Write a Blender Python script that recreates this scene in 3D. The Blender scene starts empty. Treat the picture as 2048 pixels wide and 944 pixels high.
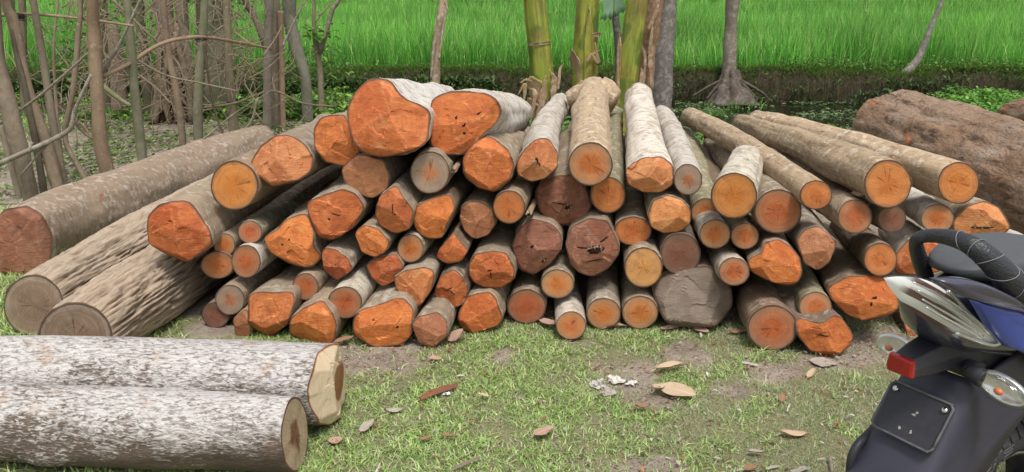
import bpy, math, random
import numpy as np
from mathutils import Vector, noise as mnoise
sc = bpy.context.scene
COL = sc.collection
rng = np.random.default_rng(7)
random.seed(7)

# ------------------------------------------------------------------ camera
CAM_H, PITCH, FPX = 1.55, math.radians(18), 1600.0
CAMP = np.array([0, 0, CAM_H])
cam_d = bpy.data.cameras.new('camera')
cam_d.sensor_width = 36.0
cam_d.lens = FPX / 2048 * 36.0
cam_d.clip_end = 2000
cam_d.clip_start = 0.05
cam = bpy.data.objects.new('camera', cam_d)
cam.location = (0, 0, CAM_H)
cam.rotation_euler = (math.radians(90) - PITCH, 0, 0)
COL.objects.link(cam)
sc.camera = cam
VD = np.array([0, math.cos(PITCH), -math.sin(PITCH)])


def ray(x, y):
    a = (x - 1024) / FPX
    b = -(y - 472) / FPX
    return np.array([a, math.cos(PITCH) + b * math.sin(PITCH), -math.sin(PITCH) + b * math.cos(PITCH)])


def at_y(x, y, Y):
    d = ray(x, y)
    return CAMP + d * (Y / d[1])


def at_z(x, y, z=0.0):
    d = ray(x, y)
    return CAMP + d * ((z - CAM_H) / d[2])


def at_plane(x, y, p, n):
    d = ray(x, y)
    return CAMP + d * (np.dot(p - CAMP, n) / np.dot(d, n))


def depth(p):
    return float(np.dot(p - CAMP, VD))


def unit(v):
    v = np.asarray(v, float)
    return v / np.linalg.norm(v)


def fbm(x, y, z, o=3):
    return mnoise.fractal((x, y, z), 1.0, 2.0, o, noise_basis='PERLIN_ORIGINAL')


def sstep(a, b, x):
    t = np.clip((x - a) / (b - a), 0, 1)
    return t * t * (3 - 2 * t)


# ------------------------------------------------------------------ object helpers
def tag(o, label=None, cat=None, group=None, kind=None):
    if label: o['label'] = label
    if cat: o['category'] = cat
    if group: o['group'] = group
    if kind: o['kind'] = kind
    return o


def empty(name, loc, label=None, cat=None, group=None):
    o = bpy.data.objects.new(name, None)
    o.empty_display_size = 0.1
    o.location = loc
    COL.objects.link(o)
    return tag(o, label, cat, group)


def mesh_obj(name, V, F, mat, parent=None, smooth=True, attrs=None, fattrs=None, mats=None, midx=None):
    me = bpy.data.meshes.new(name)
    V = np.asarray(V, float)
    off = np.zeros(3)
    if parent is not None:
        p = parent
        while p is not None:
            off = off + np.array(p.location)
            p = p.parent
    me.from_pydata((V - off).tolist(), [], F if isinstance(F, list) else F.tolist())
    for m in (mats or [mat]):
        me.materials.append(m)
    if midx is not None:
        me.polygons.foreach_set('material_index', np.asarray(midx, np.int32))
    me.polygons.foreach_set('use_smooth', np.full(len(me.polygons), smooth))
    for k, v in (attrs or {}).items():
        v = np.asarray(v, np.float32)
        if v.ndim == 1:
            a = me.attributes.new(k, 'FLOAT', 'POINT'); a.data.foreach_set('value', v)
        elif v.shape[1] == 3:
            a = me.attributes.new(k, 'FLOAT_VECTOR', 'POINT'); a.data.foreach_set('vector', v.ravel())
        else:
            a = me.attributes.new(k, 'FLOAT_COLOR', 'POINT'); a.data.foreach_set('color', v.ravel())
    for k, v in (fattrs or {}).items():
        a = me.attributes.new(k, 'FLOAT', 'FACE'); a.data.foreach_set('value', np.asarray(v, np.float32))
    me.update()
    o = bpy.data.objects.new(name, me)
    COL.objects.link(o)
    if parent is not None:
        o.parent = parent
    return o


def big_mesh(name, V, loops, sizes, mat, attrs=None):
    """fast mesh from arrays: V (n,3), loops flat vertex indices, sizes per face"""
    me = bpy.data.meshes.new(name)
    me.vertices.add(len(V)); me.vertices.foreach_set('co', np.asarray(V, np.float32).ravel())
    me.loops.add(len(loops)); me.loops.foreach_set('vertex_index', np.asarray(loops, np.int32))
    me.polygons.add(len(sizes))
    st = np.concatenate([[0], np.cumsum(sizes)[:-1]]).astype(np.int32)
    me.polygons.foreach_set('loop_start', st)
    me.polygons.foreach_set('use_smooth', np.ones(len(sizes), bool))
    me.materials.append(mat)
    for k, v in (attrs or {}).items():
        a = me.attributes.new(k, 'FLOAT_COLOR', 'POINT'); a.data.foreach_set('color', np.asarray(v, np.float32).ravel())
    me.update(calc_edges=True)
    me.validate()
    o = bpy.data.objects.new(name, me)
    COL.objects.link(o)
    return o


# ------------------------------------------------------------------ node helpers
class NT:
    def __init__(s, name):
        s.m = bpy.data.materials.new(name)
        s.m.use_nodes = True
        s.t = s.m.node_tree
        s.t.nodes.clear()
        s.out = s.t.nodes.new('ShaderNodeOutputMaterial')

    def n(s, typ, ins=None, **props):
        nd = s.t.nodes.new(typ)
        for k, v in props.items():
            setattr(nd, k, v)
        for k, v in (ins or {}).items():
            i = nd.inputs[k]
            if hasattr(v, 'links') or isinstance(v, bpy.types.NodeSocket):
                s.t.links.new(v, i)
            else:
                if isinstance(v, (tuple, list)) and len(v) == 3 and i.type == 'RGBA':
                    v = (*v, 1)
                i.default_value = v
        return nd

    def attr(s, name, typ='GEOMETRY'):
        return s.n('ShaderNodeAttribute', attribute_name=name, attribute_type=typ)

    def noise(s, vec, scale=5, detail=4, rough=.55, dist=0):
        return s.n('ShaderNodeTexNoise', {'Vector': vec, 'Scale': scale, 'Detail': detail, 'Roughness': rough, 'Distortion': dist}).outputs['Fac']

    def vmul(s, vec, k):
        return s.n('ShaderNodeVectorMath', {0: vec, 1: k}, operation='MULTIPLY').outputs[0]

    def math(s, op, a, b=0.0, c=0.0):
        nd = s.n('ShaderNodeMath', {0: a, 1: b, 2: c}, operation=op)
        return nd.outputs[0]

    def ramp(s, fac, stops, interp='LINEAR'):
        nd = s.n('ShaderNodeValToRGB', {'Fac': fac})
        r = nd.color_ramp
        r.interpolation = interp
        while len(r.elements) < len(stops):
            r.elements.new(0.5)
        for e, (p, c) in zip(r.elements, stops):
            e.position = p
            e.color = (*c, 1) if isinstance(c, (tuple, list)) else (c, c, c, 1)
        return nd.outputs[0]

    def mix(s, fac, a, b, mode='MIX'):
        nd = s.n('ShaderNodeMix', {}, data_type='RGBA', blend_type=mode)
        for sock, v in ((nd.inputs[0], fac), (nd.inputs[6], a), (nd.inputs[7], b)):
            if isinstance(v, bpy.types.NodeSocket):
                s.t.links.new(v, sock)
            else:
                if isinstance(v, (tuple, list)) and len(v) == 3: v = (*v, 1)
                sock.default_value = v
        return nd.outputs[2]

    def bump(s, h, strength=.5, dist=.01, normal=None):
        ins = {'Height': h, 'Strength': strength, 'Distance': dist}
        if normal is not None: ins['Normal'] = normal
        return s.n('ShaderNodeBump', ins).outputs[0]

    def bsdf(s, color, rough=.8, normal=None, spec=.3, **kw):
        ins = {'Base Color': color, 'Roughness': rough, 'Specular IOR Level': spec}
        if normal is not None: ins['Normal'] = normal
        ins.update(kw)
        b = s.n('ShaderNodeBsdfPrincipled', ins)
        s.t.links.new(b.outputs[0], s.out.inputs[0])
        return s.m


def mat_plain(name, col, rough=.5, spec=.5, metal=0.0, noise_amt=.15, scale=40, bump=.0, **kw):
    n = NT(name)
    tc = n.n('ShaderNodeTexCoord').outputs['Object']
    f = n.noise(tc, scale, 5)
    c = n.mix(f, tuple(x * (1 - noise_amt) for x in col), tuple(min(1, x * (1 + noise_amt)) for x in col))
    r = n.n('ShaderNodeMapRange', {0: n.noise(tc, scale * .4, 4), 3: max(0.02, rough - .1), 4: min(1, rough + .1)}).outputs[0]
    nm = n.bump(f, bump, .002) if bump else None
    return n.bsdf(c, r, nm, spec, Metallic=metal, **kw)


# ------------------------------------------------------------------ bark and wood materials
def make_bark(name, base, dark, pale, pale_amt=.5, line=.5, long=False, patch=None, bumpd=.004, tint=True, moss=None, kscale=1.0):
    n = NT(name)
    lc = n.attr('lc').outputs['Vector']
    k = kscale
    big = n.noise(lc, 5.5 * k, 5, .6)
    mott = n.noise(lc, 16 * k, 6, .65)
    fine = n.noise(lc, 120 * k, 4, .7)
    st = (30 * k, 30 * k, 7 * k) if long else (9 * k, 9 * k, 75 * k)
    ridge = n.noise(n.vmul(lc, st), 1.0, 5, .6, .6)
    c = n.mix(n.ramp(big, [(.35, 0.0), (.68, 1.0)]), base, tuple(.55 * b + .45 * d for b, d in zip(base, dark)))
    pm = n.math('ADD', n.math('MULTIPLY', mott, .75), n.math('MULTIPLY', big, .45))
    pmask = n.ramp(pm, [(.72 - pale_amt * .3, 0.0), (.80 - pale_amt * .22, 1.0)])
    c = n.mix(n.math('MULTIPLY', pmask, .85), c, pale)
    lines = n.ramp(ridge, [(.30, 1.0), (.44, 0.0)])
    c = n.mix(n.math('MULTIPLY', lines, line), c, dark)
    c = n.mix(n.math('MULTIPLY', n.ramp(fine, [(.35, 1.0), (.55, 0.0)]), .35), c, dark)
    if moss:
        mm = n.ramp(n.noise(lc, 3.3 * k, 4, .6), [(.5, 0.0), (.66, 1.0)])
        c = n.mix(n.math('MULTIPLY', mm, .6), c, moss)
    if patch:
        pk = n.ramp(n.noise(n.vmul(lc, (1.3, 1.3, .8)), 9 * k, 4, .5, .4), [(.70, 0.0), (.725, 1.0)])
        c = n.mix(pk, c, patch)
    if tint:
        oc = n.n('ShaderNodeObjectInfo').outputs['Color']
        c = n.mix(1.0, c, oc, 'MULTIPLY')
    h = n.math('ADD', n.math('MULTIPLY', ridge, .9), n.math('ADD', n.math('MULTIPLY', mott, .5), n.math('MULTIPLY', fine, .18)))
    return n.bsdf(c, .85, n.bump(h, .9, bumpd), .2)


BARK = {
    # p pale mottled, w white ridged, b brown, g greenish, d dark
    'p': make_bark('bark_pale', (.38, .31, .23), (.11, .082, .058), (.55, .50, .43), .38, .8, patch=(.40, .11, .035), kscale=1.7, bumpd=.006),
    'w': make_bark('bark_white', (.46, .40, .32), (.14, .105, .08), (.74, .71, .66), .78, .85, kscale=1.35, bumpd=.007),
    'b': make_bark('bark_brown', (.33, .25, .175), (.09, .064, .045), (.54, .48, .39), .32, .7, patch=(.35, .10, .04), kscale=1.7, bumpd=.006),
    'g': make_bark('bark_green_grey', (.33, .30, .20), (.10, .08, .055), (.55, .52, .42), .42, .7, moss=(.18, .19, .08), kscale=1.7, bumpd=.006),
    'd': make_bark('bark_dark', (.23, .175, .13), (.07, .05, .038), (.42, .36, .29), .25, .6, kscale=1.7, bumpd=.006),
    'l': make_bark('bark_long_grain', (.50, .40, .285), (.15, .105, .07), (.68, .60, .49), .36, .8, long=True, patch=(.38, .14, .06), kscale=1.5, bumpd=.008),
}


def make_furrow():
    n = NT('bark_furrowed')
    lc = n.attr('lc').outputs['Vector']
    hh = n.attr('hh').outputs['Fac']
    f1 = n.noise(n.vmul(lc, (70, 70, 9)), 1, 6, .7, .4)
    f2 = n.noise(lc, 7, 4)
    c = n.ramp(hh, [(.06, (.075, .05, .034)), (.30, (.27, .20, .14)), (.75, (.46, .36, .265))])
    c = n.mix(n.math('MULTIPLY', n.ramp(f1, [(.35, 1.0), (.5, 0.0)]), .4), c, (.12, .085, .06))
    c = n.mix(n.ramp(f2, [(.45, 0.0), (.75, .5)]), c, (.50, .42, .33))
    return n.bsdf(c, .9, n.bump(f1, 1.0, .012), .15)


def make_crackle():
    n = NT('bark_white_crackled')
    lc = n.attr('lc').outputs['Vector']
    fl = n.noise(n.vmul(lc, (105, 105, 36)), 1, 4, .62, .9)
    fl2 = n.noise(n.vmul(lc, (150, 150, 60)), 1, 3, .6, .5)
    big = n.noise(n.vmul(lc, (1, 1, .8)), 4.2, 5, .62)
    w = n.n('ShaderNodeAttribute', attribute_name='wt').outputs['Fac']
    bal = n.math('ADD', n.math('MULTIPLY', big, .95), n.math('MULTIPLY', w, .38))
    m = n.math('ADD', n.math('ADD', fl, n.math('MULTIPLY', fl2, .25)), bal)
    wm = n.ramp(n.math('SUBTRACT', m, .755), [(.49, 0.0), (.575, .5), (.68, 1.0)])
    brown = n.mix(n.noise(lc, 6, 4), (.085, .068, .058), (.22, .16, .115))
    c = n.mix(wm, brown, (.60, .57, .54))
    c = n.mix(n.ramp(n.noise(lc, 9, 3, .5), [(.62, 0.0), (.70, .45)]), c, (.45, .28, .17))
    c = n.mix(n.math('MULTIPLY', n.ramp(n.noise(n.vmul(lc, (120, 120, 38)), 1, 3, .6, .7), [(.40, 1.0), (.50, 0.0)]), .62), c, (.12, .095, .08))
    h = n.math('ADD', fl, n.math('MULTIPLY', fl2, .4))
    return n.bsdf(c, .85, n.bump(h, 1.0, .011), .2)


def make_old():
    n = NT('bark_old_reddish')
    lc = n.attr('lc').outputs['Vector']
    a = n.noise(lc, 3.2, 6, .65, .4)
    b = n.noise(n.vmul(lc, (16, 16, 7)), 1, 6, .7, .6)
    f = n.noise(lc, 45, 5, .7)
    c = n.mix(n.ramp(a, [(.32, 0.0), (.7, 1.0)]), (.30, .185, .115), (.38, .28, .20))
    c = n.mix(n.ramp(n.noise(n.vmul(lc, (1.5, 1.5, .6)), 6.3, 6, .7), [(.57, 0.0), (.64, .6)]), c, (.40, .345, .29))
    c = n.mix(n.ramp(n.noise(n.vmul(lc, (1, 1, .6)), 5.1, 5, .6, .8), [(.63, 0.0), (.67, .9)]), c, (.52, .19, .07))
    c = n.mix(n.ramp(b, [(.34, .85), (.48, 0.0)]), c, (.05, .03, .025))
    c = n.mix(n.ramp(f, [(.3, .6), (.5, 0.0)]), c, (.08, .05, .04))
    h = n.math('ADD', n.math('MULTIPLY', b, 1.0), n.math('MULTIPLY', f, .3))
    return n.bsdf(c, .85, n.bump(h, 1.0, .045), .2)


BARK['f'] = make_furrow()
BARK['k'] = make_crackle()
BARK['o'] = make_old()


def make_sawn(name, core, mid, sap, r_core, r_sap, edge=(.10, .06, .04), rings=.35, crack=.0):
    """core colour to r_core, mid colour to r_sap, sap colour to the bark edge"""
    n = NT(name)
    fc = n.attr('fc').outputs['Vector']
    sep = n.n('ShaderNodeSeparateXYZ', {0: fc})
    xy = n.n('ShaderNodeCombineXYZ', {0: sep.outputs[0], 1: sep.outputs[1], 2: 0.0}).outputs[0]
    r = n.n('ShaderNodeVectorMath', {0: xy}, operation='LENGTH').outputs['Value']
    seedn = n.noise(fc, 2.6, 3, .5)
    sn2 = n.noise(fc, 7, 4, .6)
    rw = n.math('ADD', r, n.math('ADD', n.math('MULTIPLY', n.math('SUBTRACT', seedn, .5), .36), n.math('MULTIPLY', n.math('SUBTRACT', sn2, .5), .12)))
    w = .07
    c = n.ramp(rw, [(0, core), (max(.01, r_core - w), core), (r_core + w, mid), (max(r_core + w + .01, r_sap - .04), mid), (min(.99, r_sap + .05), sap), (1, sap)])
    # growth rings, off-centre and wobbly
    v = n.n('ShaderNodeVectorMath', {0: fc, 1: (.06, .04, 0)}, operation='ADD').outputs[0]
    wob = n.math('ADD', n.n('ShaderNodeVectorMath', {0: n.n('ShaderNodeCombineXYZ', {0: n.n('ShaderNodeSeparateXYZ', {0: v}).outputs[0], 1: n.n('ShaderNodeSeparateXYZ', {0: v}).outputs[1]}).outputs[0]}, operation='LENGTH').outputs['Value'],
                 n.math('MULTIPLY', seedn, .18))
    ringn = n.noise(n.n('ShaderNodeCombineXYZ', {0: n.math('MULTIPLY', wob, 20), 1: sep.outputs[2], 2: 0.0}).outputs[0], 1.0, 3, .7)
    c = n.mix(n.math('MULTIPLY', n.ramp(ringn, [(.35, 1.0), (.62, 0.0)]), rings), c, tuple(x * .55 for x in core))
    c = n.mix(n.ramp(rw, [(.80, 0.0), (.98, .55)]), c, tuple(x * .55 for x in sap))
    # saw marks across the face
    sm = n.noise(n.vmul(fc, (2.0, 42, 1)), 1, 3, .6, .25)
    c = n.mix(n.math('MULTIPLY', n.ramp(sm, [(.38, 1.0), (.58, 0.0)]), .45), c, tuple(x * .62 for x in mid))
    c = n.mix(n.math('MULTIPLY', n.ramp(n.noise(fc, 18, 5, .7), [(.62, 0.0), (.78, 1.0)]), .3), c, tuple(min(1, x * 1.35 + .04) for x in sap))
    # grime smears
    c = n.mix(n.math('MULTIPLY', n.ramp(n.noise(fc, 1.7, 4, .6), [(.56, 0.0), (.74, 1.0)]), .45), c, (.27, .14, .08))
    nd_ = n.n('ShaderNodeVectorMath', {0: xy}, operation='NORMALIZE').outputs[0]
    nd_ = n.n('ShaderNodeVectorMath', {0: n.vmul(nd_, (1.9, 1.9, 0)), 1: n.n('ShaderNodeCombineXYZ', {0: n.math('MULTIPLY', sn2, .10), 1: 0.0, 2: sep.outputs[2]}).outputs[0]}, operation='ADD').outputs[0]
    ck = n.noise(nd_, 1.0, 2, .5)
    reach = n.ramp(n.math('ADD', r, n.math('MULTIPLY', n.math('SUBTRACT', seedn, .5), 1.6)), [(.25, 1.0), (.5, .25), (.7, 0.0)])
    ckm = n.math('MULTIPLY', n.ramp(n.math('ABSOLUTE', n.math('SUBTRACT', ck, .5)), [(0, 1.0), (.010, .9), (.022, 0.0)]), reach)
    c = n.mix(n.math('MULTIPLY', ckm, .75), c, (.10, .04, .02))
    # pith
    c = n.mix(n.ramp(wob, [(.03, .7), (.06, 0.0)]), c, (.14, .05, .02))
    c = n.mix(n.ramp(n.math('ADD', r, n.math('MULTIPLY', sn2, .05)), [(.965, 0.0), (.985, 1.0)]), c, edge)
    oi = n.n('ShaderNodeObjectInfo')
    hsv = n.n('ShaderNodeHueSaturation', {'Hue': n.n('ShaderNodeMapRange', {0: oi.outputs['Random'], 3: .488, 4: .502}).outputs[0], 'Saturation': 1.0,
                                        'Value': n.n('ShaderNodeMapRange', {0: oi.outputs['Random'], 3: .84, 4: 1.14}).outputs[0], 'Color': c}).outputs[0]
    h = n.math('ADD', n.math('MULTIPLY', sm, .8), n.math('MULTIPLY', ringn, .35))
    return n.bsdf(hsv, .72, n.bump(h, .55, .004), .25)


def make_hewn(name, a, b, dark, streak=.5, light=None):
    n = NT(name)
    fc = n.attr('fc').outputs['Vector']
    fi = n.attr('fi').outputs['Fac']
    sep = n.n('ShaderNodeSeparateXYZ', {0: fc})
    xy = n.n('ShaderNodeCombineXYZ', {0: sep.outputs[0], 1: sep.outputs[1], 2: 0.0}).outputs[0]
    r = n.n('ShaderNodeVectorMath', {0: xy}, operation='LENGTH').outputs['Value']
    c = n.mix(fi, a, b)
    big = n.noise(fc, 2.2, 5, .6, .3)
    c = n.mix(n.ramp(big, [(.42, 0.0), (.72, .75)]), c, dark)
    if light:
        c = n.mix(n.ramp(n.noise(fc, 3.1, 4, .6, .5), [(.56, 0.0), (.72, .65)]), c, light)
    seedn = n.noise(fc, 2.0, 3)
    ringn = n.noise(n.n('ShaderNodeCombineXYZ', {0: n.math('MULTIPLY', n.math('ADD', r, n.math('MULTIPLY', seedn, .45)), 13), 1: sep.outputs[2], 2: 0.0}).outputs[0], 1.0, 3, .6)
    c = n.mix(n.math('MULTIPLY', n.ramp(ringn, [(.36, 1.0), (.56, 0.0)]), streak * .5), c, tuple(x * .6 for x in a))
    st = n.noise(n.vmul(fc, (3, 22, 1)), 1, 5, .65, .8)
    c = n.mix(n.math('MULTIPLY', n.ramp(st, [(.30, 1.0), (.50, 0.0)]), streak * .55), c, tuple(x * .5 for x in dark))
    eg = n.math('MULTIPLY', n.attr('eg').outputs['Fac'], n.ramp(n.noise(fc, 6, 5, .7), [(.45, 0.0), (.62, 1.0)]))
    c = n.mix(n.math('MULTIPLY', eg, .32), c, tuple(min(1, x * 1.25 + .08) for x in b))
    # chips, nicks and dark knots
    c = n.mix(n.ramp(n.noise(fc, 5.5, 5, .7, 1.0), [(.70, 0.0), (.73, .85)]), c, (.10, .03, .02))
    c = n.mix(n.ramp(n.noise(fc, 13, 4, .6, .4), [(.66, 0.0), (.72, .5)]), c, tuple(min(1, x * 1.3 + .05) for x in b))
    c = n.mix(n.ramp(r, [(.945, 0.0), (.985, .9)]), c, (.13, .065, .045))
    oi = n.n('ShaderNodeObjectInfo')
    c = n.n('ShaderNodeHueSaturation', {'Hue': n.n('ShaderNodeMapRange', {0: oi.outputs['Random'], 3: .4945, 4: .503}).outputs[0], 'Saturation': 1.0,
                                        'Value': n.n('ShaderNodeMapRange', {0: oi.outputs['Random'], 3: .85, 4: 1.12}).outputs[0], 'Color': c}).outputs[0]
    h = n.math('ADD', st, n.math('MULTIPLY', n.noise(fc, 30, 4, .7), .6))
    return n.bsdf(c, .62, n.bump(h, .6, .006), .3)


CUT = {
    'S': make_sawn('sawn_orange', (.63, .205, .045), (.66, .26, .075), (.50, .235, .095), .42, .86, rings=.5),
    'C': make_sawn('sawn_orange_core', (.60, .18, .04), (.54, .24, .10), (.42, .27, .155), .46, .78, rings=.45),
    'G': make_sawn('sawn_grey_small_core', (.52, .20, .075), (.42, .28, .18), (.36, .29, .22), .34, .6, rings=.35),
    'R': make_sawn('sawn_reddish', (.52, .15, .045), (.50, .195, .075), (.40, .225, .125), .42, .78, rings=.5),
    'B': make_sawn('sawn_brown', (.29, .125, .07), (.27, .14, .085), (.25, .17, .12), .4, .8, rings=.5),
    'Y': make_sawn('sawn_yellow', (.70, .34, .105), (.72, .38, .135), (.60, .34, .15), .4, .9, rings=.4),
    'T': make_sawn('sawn_tan_grey', (.30, .205, .14), (.32, .225, .155), (.46, .36, .26), .5, .84, rings=.5, edge=(.12, .085, .06)),
    'N': make_sawn('sawn_tan_dark_heart', (.22, .095, .045), (.58, .44, .29), (.62, .50, .36), .34, .86, edge=(.16, .075, .04), rings=.25),
    'H': make_hewn('hewn_orange', (.52, .14, .033), (.70, .235, .065), (.38, .085, .025), .7, (.78, .36, .14)),
    'L': make_hewn('hewn_light', (.58, .205, .065), (.72, .33, .13), (.45, .13, .045), .5, (.80, .45, .22)),
    'D': make_hewn('hewn_dark_red', (.27, .10, .055), (.37, .17, .105), (.14, .052, .032), .8, (.36, .22, .16)),
    'Q': make_hewn('hewn_red', (.46, .115, .034), (.62, .20, .062), (.24, .06, .028), .8, (.66, .28, .12)),
    'M': make_hewn('hewn_grimy', (.42, .165, .08), (.52, .225, .105), (.32, .12, .06), .5, (.58, .32, .18)),
    'W': make_hewn('hewn_weathered_grey', (.27, .21, .16), (.34, .27, .21), (.20, .15, .11), .4),
}

# ------------------------------------------------------------------ logs
def ell(cx, cy, rx, ry, rot=0.0, n=28):
    c, s = math.cos(rot), math.sin(rot)
    return [(cx + rx * math.cos(t) * c - ry * math.sin(t) * s, cy + rx * math.cos(t) * s + ry * math.sin(t) * c)
            for t in [2 * math.pi * i / n for i in range(n)]]


def star_radius(poly, n):
    """poly (k,2) about the origin -> radius for n equally spaced angles"""
    P = np.asarray(poly)
    Q = np.roll(P, -1, 0)
    out = np.zeros(n)
    for i in range(n):
        t = 2 * math.pi * i / n
        d = np.array([math.cos(t), math.sin(t)])
        best = 0
        for p, q in zip(P, Q):
            e = q - p
            den = d[0] * e[1] - d[1] * e[0]
            if abs(den) < 1e-12: continue
            s = (p[0] * e[1] - p[1] * e[0]) / den
            w = (p[0] * d[1] - p[1] * d[0]) / den
            if s > 0 and -1e-6 <= w <= 1 + 1e-6: best = max(best, s)
        out[i] = best
    m = out[out > 0].mean()
    out[out <= 0] = m
    return out


Y0X = [300, 430, 765, 1050, 1300, 1545, 1700, 2050]
Y0Y = [3.42, 3.42, 3.30, 3.42, 3.40, 3.24, 3.20, 3.24]
DXX = [0, 300, 1450, 1600, 1800, 2050]
DXY = [.10, .13, .11, .0, -.14, -.25]
LOGS = []


M_EDGE = mat_plain('bark_edge', (.15, .085, .055), .9, .15, noise_amt=.5, scale=60)


def make_log(name, label, cut, outline, bark='p', tint=(1, 1, 1), jit=0.0, ground=False, Yc=None, back=None, L=2.0, bend=0.0,
             dome=.30, nseg=56, nring=36, seed=0, group='logs stacked in the pile', face_n=None, axis=None, rb=None, extra=None, lump=.048, furrow=0.0, cap_mid=None, stub=False, rough=0.0):
    rs = random.Random(seed * 77 + 13)
    sd = seed * 3.71 + 1.3
    px = np.array(outline, float)
    cpx = (px.min(0) + px.max(0)) / 2
    Y0 = np.interp(cpx[0], Y0X, Y0Y)
    k = .10
    d = ray(*cpx)
    if ground:
        low = px[px[:, 1].argmax()]
        Yg = at_z(low[0], low[1], 0.0)[1]
        cen = at_y(cpx[0], cpx[1], Yg)
    elif Yc is not None:
        cen = at_y(cpx[0], cpx[1], Yc)
    else:
        s = (Y0 + jit + k * CAM_H) / (d[1] - k * d[2])
        cen = CAMP + d * s
    if back is not None:
        bx, by, bw = back
        bd = unit(ray(bx, by))
        oc = CAMP - cen
        b_ = np.dot(bd, oc)
        disc = b_ * b_ - (np.dot(oc, oc) - L * L)
        tt = -b_ + math.sqrt(max(disc, 0))
        B = CAMP + bd * tt
        ax = unit(B - cen)
        L = np.linalg.norm(B - cen)
        rbk = bw / FPX * depth(B)
    else:
        if axis is None:
            dx = np.interp(cpx[0], DXX, DXY) + rs.uniform(-.03, .03)
            axis = (dx, 1, rs.uniform(-.015, .01))
        ax = unit(axis)
        L = L * rs.uniform(.94, 1.06)
        B = cen + ax * L
        rbk = rb
    e1 = unit(np.cross(ax, (0, 0, 1)))
    e2 = np.cross(e1, ax)
    fn = ax if face_n is None else unit(face_n)
    pts = np.array([at_plane(x, y, cen, fn) for x, y in px]) - cen
    ab = np.stack([pts @ e1, pts @ e2], 1)
    r0 = star_radius(ab, nseg)
    r0 = .25 * np.roll(r0, 1) + .5 * r0 + .25 * np.roll(r0, -1)
    rm = r0.mean()
    if rbk is None: rbk = rm * rs.uniform(.82, .95)
    th = 2 * np.pi * np.arange(nseg) / nseg
    hewn = cut in 'HLDQMW'
    # ---- cut end
    M = 18 if hewn else 7
    planes = []
    if hewn:
        D = rm * dome
        t0 = rs.uniform(0, 6.28)
        gm = rs.uniform(.05, .35)
        if cap_mid is None:
            planes.append((D * .75, (gm * math.cos(t0), gm * math.sin(t0)), rs.uniform(.25, .8)))
            for _ in range(rs.randint(1, 2)):
                t0 += rs.uniform(1.6, 2.6)
                gm = rs.uniform(.2, .5)
                planes.append((D * rs.uniform(.7, .95), (gm * math.cos(t0), gm * math.sin(t0)), rs.random()))
        else:
            for (dd, ang, g, tone) in cap_mid:
                planes.append((D * dd, (g * math.cos(math.radians(ang)), g * math.sin(math.radians(ang))), tone))
        cells = [(rs.uniform(-1, 1) * rm, rs.uniform(-1, 1) * rm, rs.gauss(0, .045), rs.gauss(0, .045), rs.uniform(-.5, .5)) for _ in range(rs.randint(12, 20))]
        K = rs.randint(5, 7)
        p0 = rs.uniform(0, 6.28)
        for i in range(K):
            ph = p0 + (i + rs.uniform(-.3, .3)) * 2 * math.pi / K
            ri = r0[int(ph / (2 * math.pi) * nseg) % nseg]
            sl = rs.uniform(.5, 1.25)
            q = rs.uniform(.90, 1.07)
            planes.append((sl * q * ri, (-sl * math.cos(ph), -sl * math.sin(ph)), rs.random()))

    def hgt(x, y):
        if not hewn:
            return .004 * fbm(x * 14, y * 14, sd, 2), (0, 0, 0)
        b, bi, b2 = 1e9, 0, 1e9
        for i, (c0, g, tone) in enumerate(planes):
            v = c0 + g[0] * x + g[1] * y
            if v < b: b2 = b; b, bi = v, i
            elif v < b2: b2 = v
        ce_ = min(cells, key=lambda c_: (x - c_[0]) ** 2 + (y - c_[1]) ** 2)
        b_ = b
        b += (ce_[2] * (x - ce_[0]) + ce_[3] * (y - ce_[1]))
        return max(b, -.45 * rm) + .0010 * fbm(x * 40, y * 40, sd, 3), (bi, ce_[4], max(0, 1 - (b2 - b_) / (.05 * rm)))

    rot = rs.uniform(0, 6.28) if not hewn else 0
    cr, sr = math.cos(rot), math.sin(rot)
    CV, FC = [], []
    h0, _ = hgt(0, 0)
    CV.append(cen - ax * h0); FC.append((0, 0, sd))
    hr = np.zeros(nseg)
    for j in range(1, M + 1):
        rho = j / M
        for i in range(nseg):
            x, y = rho * r0[i] * math.cos(th[i]), rho * r0[i] * math.sin(th[i])
            h, _ = hgt(x, y)
            if j == M: hr[i] = h
            CV.append(cen + e1 * x + e2 * y - ax * h)
            u, v = rho * math.cos(th[i]), rho * math.sin(th[i])
            FC.append((u * cr - v * sr, u * sr + v * cr, sd))
    CF = [(0, 1 + i, 1 + (i + 1) % nseg) for i in range(nseg)]
    for j in range(M - 1):
        a, b = 1 + j * nseg, 1 + (j + 1) * nseg
        for i in range(nseg):
            i2 = (i + 1) % nseg
            CF.append((a + i, b + i, b + i2, a + i2))
    FI, EG = [], []
    if hewn:
        CVA = np.array(CV)
        for f in CF:
            p = CVA[list(f)].mean(0) - cen
            _, bi = hgt(p @ e1, p @ e2)
            FI.append(planes[bi[0]][2] * .9 + .05 + bi[1] * .45); EG.append(bi[2])
    else:
        FI = [0] * len(CF); EG = FI
    # ---- bark body
    perp = unit(np.cross(ax, unit(rng.normal(size=3)))) if bend == 0 else e2
    if bend == 0 and not furrow and bark != 'k': bend = rs.uniform(.0, .022)
    ts = [0.0, .0004] + list(np.linspace(.010, 1, nring - 1))
    BV, LC, HH, WT = [], [], [], []
    knots = [(rs.uniform(.15, .95) * L, rs.uniform(0, 6.28), rs.uniform(.03, .09), rs.uniform(.10, .28)) for _ in range(rs.randint(1, 3))]
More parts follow.
